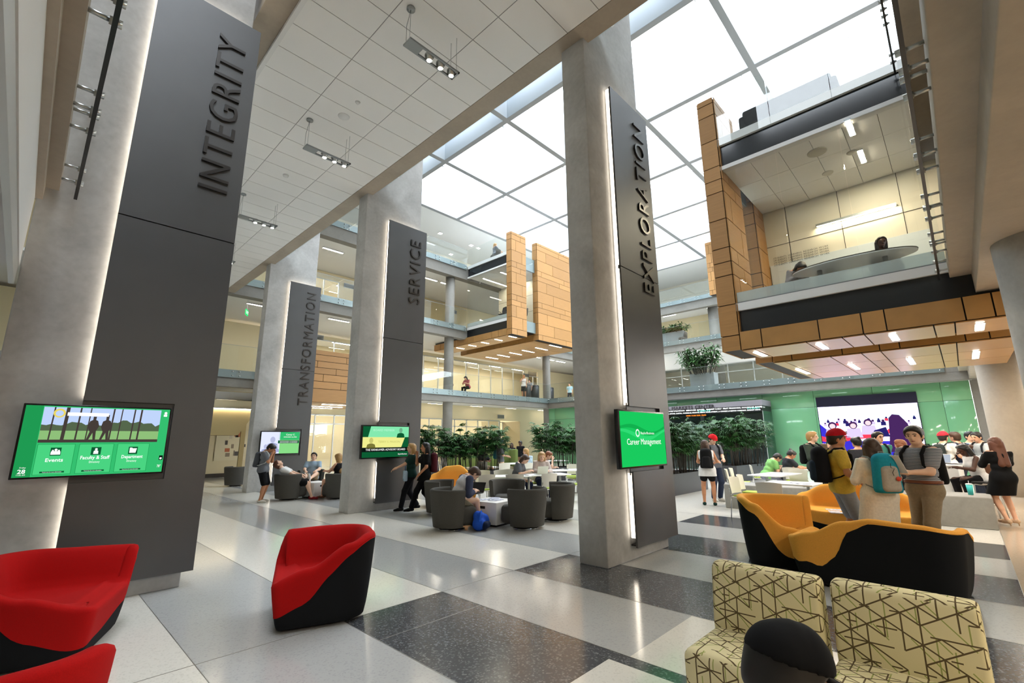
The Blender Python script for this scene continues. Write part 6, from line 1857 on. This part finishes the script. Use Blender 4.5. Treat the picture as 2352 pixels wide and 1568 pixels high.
for sx in (-1, 1): b.tube([tuple(p['hp'](sx * .033 + .022 * math.cos(t), .105, .012 + .018 * math.sin(t))) for t in [2 * PI * i / 12 for i in range(13)]], .003, 5)
b.build('glasses', BLACK, p['o'])
p = person('man in brown cap turned away behind the man in the yellow tee', 14.8, 2.55, 20, 1.82, hair='brown', top='6b5b4c', cap='4c4438', cap_turn=0, bot='333333', res=.016)
p = person('person in black cap and olive top left of the video screen', 13.2, 2.22, -20, 1.70, skin='tan', hair='dark', hs='mid', sex='f', top='6b6238', cap='15161a', bot='2b2b2e', res=.016)
p = person('woman with loose red hair standing behind the striped polo man', 13.2, 1.02, 60, 1.62, sex='f', hair='red', hs='mid', top='222326', sleeve='long', bot='222326', res=.016)
p = person('person in teal beanie bending low behind the yellow tee man', 12.9, 2.35, -20, 1.66, skin='light', hair=None, top='2a2a2e', sleeve='long', bot='23242a', lean=20, nod=6, cap=None, res=.015)
grown('beanie', cloth('23685f'), p['o'], [(p['hp'](0, -.026, .04), p['hp'](0, .026, .05), .11, .105)], .014, .02, [(p['hp'](0, 0, .035), p['Rh'] @ V3(0, .1, -1))])
p = person('woman with dark hair bun in front of the video screen, behind the cardigan woman', 13.6, 1.85, 45, 1.68, sex='f', hair='black', hs='bun', top='33343a', bot='22252c', res=.016)
# ---- right-hand tables
def seated(label, x, y, facing, **k):
    d = dict(pelvis=(0, -.02, .56), feet=[(-.12, .48, .08), (.12, .44, .08)], lean=18, nod=22, hands=[(-.12, .42, .80), (.12, .42, .80)])
    d.update(k); return person(label, x, y, facing, **d)
seated('man in lime green tee bent over papers at the far white table', 15.95, 4.55, -52, hair='dark', top='7fb56a', bot='77798a', leg='long', lean=32, res=.013)
seated('man with hair bun in charcoal tee writing at the far white table', 15.9, 3.98, -55, skin='tan', hair='dark', hs='bun', top='2b2d33', bot='22252c', lean=14, res=.013, hands=[(-.12, .42, .82), (.12, .5, .80)])
p = person('girl in short white dress with a black rucksack, seen from behind', 12.46, 4.95, 22, 1.65, sex='f', hair='brown', hs='mid', skin='tan', top='dedede', sleeve='none', hem=-.17, leg='short', bot='111111', shoe='1c3a34', hands=[(-.12, .3, 1.08), (.20, .30, 1.10)], nod=14, feet=[(-.14, 0, .08), (.12, -.02, .08)], res=.012)
backpack(p, 'black rucksack on the girl in the white dress', '101113', '16171a', w=.32, h=.48, d=.19)
p = person('man in red cap and slate grey tee facing the girl in the white dress', 13.42, 5.14, -128, 1.81, skin='fair', hair='dark', top='62666e', bot='2a3347', shoe='cfcbc2', cap='c81e26', nod=22, hands=[(-.1, .32, 1.08), (.12, .3, 1.06)], res=.012, hem=-.09)
backpack(p, 'black rucksack on the man in the slate grey tee', '121316', '17181c')
# ---- centre
p = seated('student in white and navy raglan shirt bent over a laptop in the swivel chair', 6.02, 7.40, -18, skin='fair', hair='brown', top='c9c9cc', raglan='3c4258', sleeve='none', bot='8a8372', leg='shorts', shoe='555555', pelvis=(0, .02, .52), lean=34, nod=26, hands=[(-.1, .45, .68), (.12, .42, .68)], feet=[(-.13, .5, .08), (.12, .52, .08)], res=.012, hem=-.05)
p = person('woman in black walking left with one hand at her mouth', 6.95, 9.62, 152, 1.64, sex='f', skin='tan', hair='black', hs='long', top='0e0e10', sleeve='short', hem=-.15, bot='111113', shoe='1a1a1a', hands=[(-.22, .18, .95), (.06, .22, 1.42)], feet=[(-.08, .36, .08), (.08, -.26, .13)], res=.012)
p2 = person('companion in dark green top half hidden by the walking woman in black', 6.86, 10.08, 152, 1.62, sex='f', skin='light', hair='blonde', hs='long', top='1d3a34', sleeve='short', bot='15161a', shoe='1a1a1a', hands=[(-.16, .42, 1.1), (.2, .1, .9)], feet=[(-.08, .25, .08), (.08, -.2, .12)], res=.015)
backpack(p, 'dark red patterned rucksack on the walking woman', '4a1a22', '6a6468', '2a1216', straps=False)
tb_ = empty('tote_bag', (6.62, 9.98, .72), R_(60), 'pale blue bag carried by the walking pair', 'bag')
MB().prism([(-.16, 0), (.16, 0), (.13, .24), (-.13, .24)], -.05, .05, None, 'y').build('bag_body', cloth('9fb4c4'), tb_, bevel=.03); MB().tube([(-.1, 0, .22), (-.06, 0, .36), (.06, 0, .36), (.1, 0, .22)], .008, 6).build('handle', cloth('3a5570'), tb_)
seated('bearded man in black tee and grey cap reading in the green booth', 13.9, 15.05, -95, skin='tan', hair='dark', top='1a1a1d', bot='9a8a70', leg='shorts', cap='8d9296', lean=-6, nod=14, pelvis=(0, 0, .56), hands=[(-.14, .3, .86), (.14, .3, .82)], res=.017)
p = person('person in sky blue cap and grey tee standing with a teal rucksack', 13.75, 13.85, -40, 1.66, hair='dark', hs='mid', sex='f', top='72767c', bot='d0b090', leg='shorts', cap='7fb0dd', hands=[(-.1, .3, 1.08), (.12, .3, 1.1)], res=.017)
backpack(p, 'teal rucksack on the person in the sky blue cap', '1f4a52', '25606a', straps=False)
person('person in dark clothes in the lit recess, nearer the glass doors', 18.6, 17.9, 225, 1.55, skin='dark', hair='black', hs='mid', sex='f', top='16171c', bot='3a2c26', res=.022, face=False)
person('person in black sweater in front of the cream wall, facing left', 18.5, 17.15, 190, 1.66, skin='dark', hair='black', top='121316', sleeve='long', bot='7a5a48', res=.022, face=False)
seated('fair-haired woman in pale blue sweater with her back turned at the far tables', 13.75, 12.4, 60, hair='blonde', hs='pony', sex='f', top='a8bccb', sleeve='long', bot='2a2f3c', lean=8, nod=0, turn=50, res=.017)
seated('dark-haired woman in grey shirt looking at her phone at the laptop table', 9.95, 9.45, -62, hair='brown', hs='mid', sex='f', skin='fair', top='62656a', bot='232a44', lean=22, nod=26, res=.014, fat=1.08)
seated('blonde woman in pale pink sweater behind the open laptop', 10.75, 9.15, -128, hair='blonde', hs='mid', sex='f', skin='fair', top='c0b3ab', sleeve='long', bot='1d2338', lean=12, nod=14, res=.014, fat=1.05)
seated('red-haired woman leaning on her hand at the table with the silver laptop', 11.75, 9.95, -55, hair='red', hs='short', sex='f', skin='fair', top='2c2c30', bot='1b1b1e', lean=16, nod=16, hands=[(-.1, .40, .8), (.06, .34, 1.06)], res=.015)
# ---- left group
p = person('student in grey tee and black shorts with a drawstring rucksack, hands to his face', 4.97, 14.74, -40, 1.70, skin='tan', hair='black', top='686b70', bot='0f0f11', leg='shorts', shoe='d6d2c8', nod=38, lean=6, hands=[(-.05, .24, 1.38), (.06, .24, 1.38)], res=.013, hem=-.09)
backpack(p, 'charcoal rucksack with a white pocket on the standing student', '4c4f55', 'c8cacb', w=.28, h=.42, d=.16, pocket=.4)
seated('reclining student with head tipped back, in white tee and black shorts', 5.72, 14.7, -30, skin='fair', hair='auburn', top='d4d4d2', bot='111113', leg='shorts', shoe='7a1f24', pelvis=(0, .08, .50), lean=-34, nod=-28, hands=[(-.1, .42, .66), (.14, .40, .64)], feet=[(-.12, .62, .08), (.12, .66, .08)], res=.013)
seated('man in pale blue shirt with feet up on the white cube table, facing the camera', 6.95, 16.0, -122, skin='fair', hair='dark', top='8fa4b5', bot='9b8468', leg='shorts', shoe='c9c9c6', pelvis=(0, .0, .52), lean=-10, nod=4, hands=[(-.16, .34, .74), (.16, .34, .74)], feet=[(-.06, .78, .52), (.08, .84, .54)], res=.013)
seated('woman with long light brown hair seen from behind in the swivel chair', 6.86, 13.9, 112, hair='blonde', hs='long', sex='f', skin='light', top='1b1b1e', sleeve='none', bot='c09a80', leg='short', shoe='6b4a38', pelvis=(0, .0, .52), lean=0, nod=16, res=.014)
# ---- foreground head in the black cap
person('person in black cap and dark jacket sitting with back to the camera in the foreground', 1.64, .63, -36, 1.72, skin='tan', hair='black', hs='short', top='0c0c0e', sleeve='long', bot='101114', cap='08080a', pelvis=(0, 0, .30), feet=[(-.14, .46, .08), (.14, .46, .08)], lean=12, nod=10, turn=-12, hands=[(-.12, .4, .6), (.12, .4, .6)], res=.008, shoe='111111')
# ---- galleries and pods
person('person in white tank top and black shorts on the second floor, hand at face', 25.6, 23.3, 215, 1.76, z=4.77, sex='f', skin='tan', hair='blonde', hs='short', top='d8d8d8', sleeve='none', bot='15161a', leg='shorts', hands=[(-.2, .1, .85), (.1, .25, 1.38)], res=.022, face=False)
person('person in grey tee leaning on the second floor bin', 26.55, 22.98 + .6, 190, 1.5, z=4.77, hair='black', top='8a8c92', bot='15161a', leg='shorts', res=.022, face=False)
person('person in pale blue at the edge of the EXPLORATION pier on the second floor', 31.7, 23.6, 200, 1.66, z=4.77, hair='dark', top='9fc0cc', bot='22252c', res=.022, face=False)
seated('person sitting behind the second floor glass left of the round column', 19.3, 24.2, 200, z=4.77, hair='black', hs='mid', sex='f', top='8a5a50', bot='222222', res=.022, face=False)
seated('person in red sitting behind the second floor glass, centre', 21.0, 24.4, 190, z=4.77, hair='black', hs='mid', sex='f', top='b5606a', bot='222222', res=.022, face=False)
seated('fair-haired woman sitting on top of the far pod', 20.3, 20.95, -20, z=13.37, hair='blonde', hs='pony', sex='f', top='6c7076', bot='22252c', lean=2, nod=4, res=.022, face=False)
seated('person with long black hair at the oval table in the near pod', 12.92, .72, 200, z=4.75, hair='black', hs='long', sex='f', skin='dark', top='1a1a1e', sleeve='long', bot='22252c', res=.016, lean=4, nod=12)
seated('person bent low at the far end of the oval table in the near pod', 12.98, 2.6, 230, z=4.75, hair='black', hs='long', sex='f', skin='tan', top='77777c', sleeve='long', bot='22252c', res=.018, lean=34, nod=34)
# blue rucksack on the floor
bp = empty('backpack', (6.32, 6.92, 0), R_(30), 'bright blue rucksack slumped on the floor beside the cube table', 'backpack')
grown('main_bag', cloth('1f4fb4'), bp, [((-.12, 0, .12), (.12, 0, .12), .12, .12), ((-.08, .03, .26), (.06, .03, .24), .09, .08), ((.06, -.06, .2), (.16, -.05, .14), .08, .07)], .016, .05, [((0, 0, 0), (0, 0, -1))])
grown('front_pocket', cloth('16213c'), bp, [((-.12, -.12, .10), (.04, -.13, .10), .07, .06)], .016, .03, [((0, 0, 0), (0, 0, -1))])
MB().tube([(-.1, -.02, .3), (-.16, -.06, .36), (-.2, -.05, .22), (-.18, -.03, .08)], .018, 8).build('strap', cloth('2a61cf'), bp)
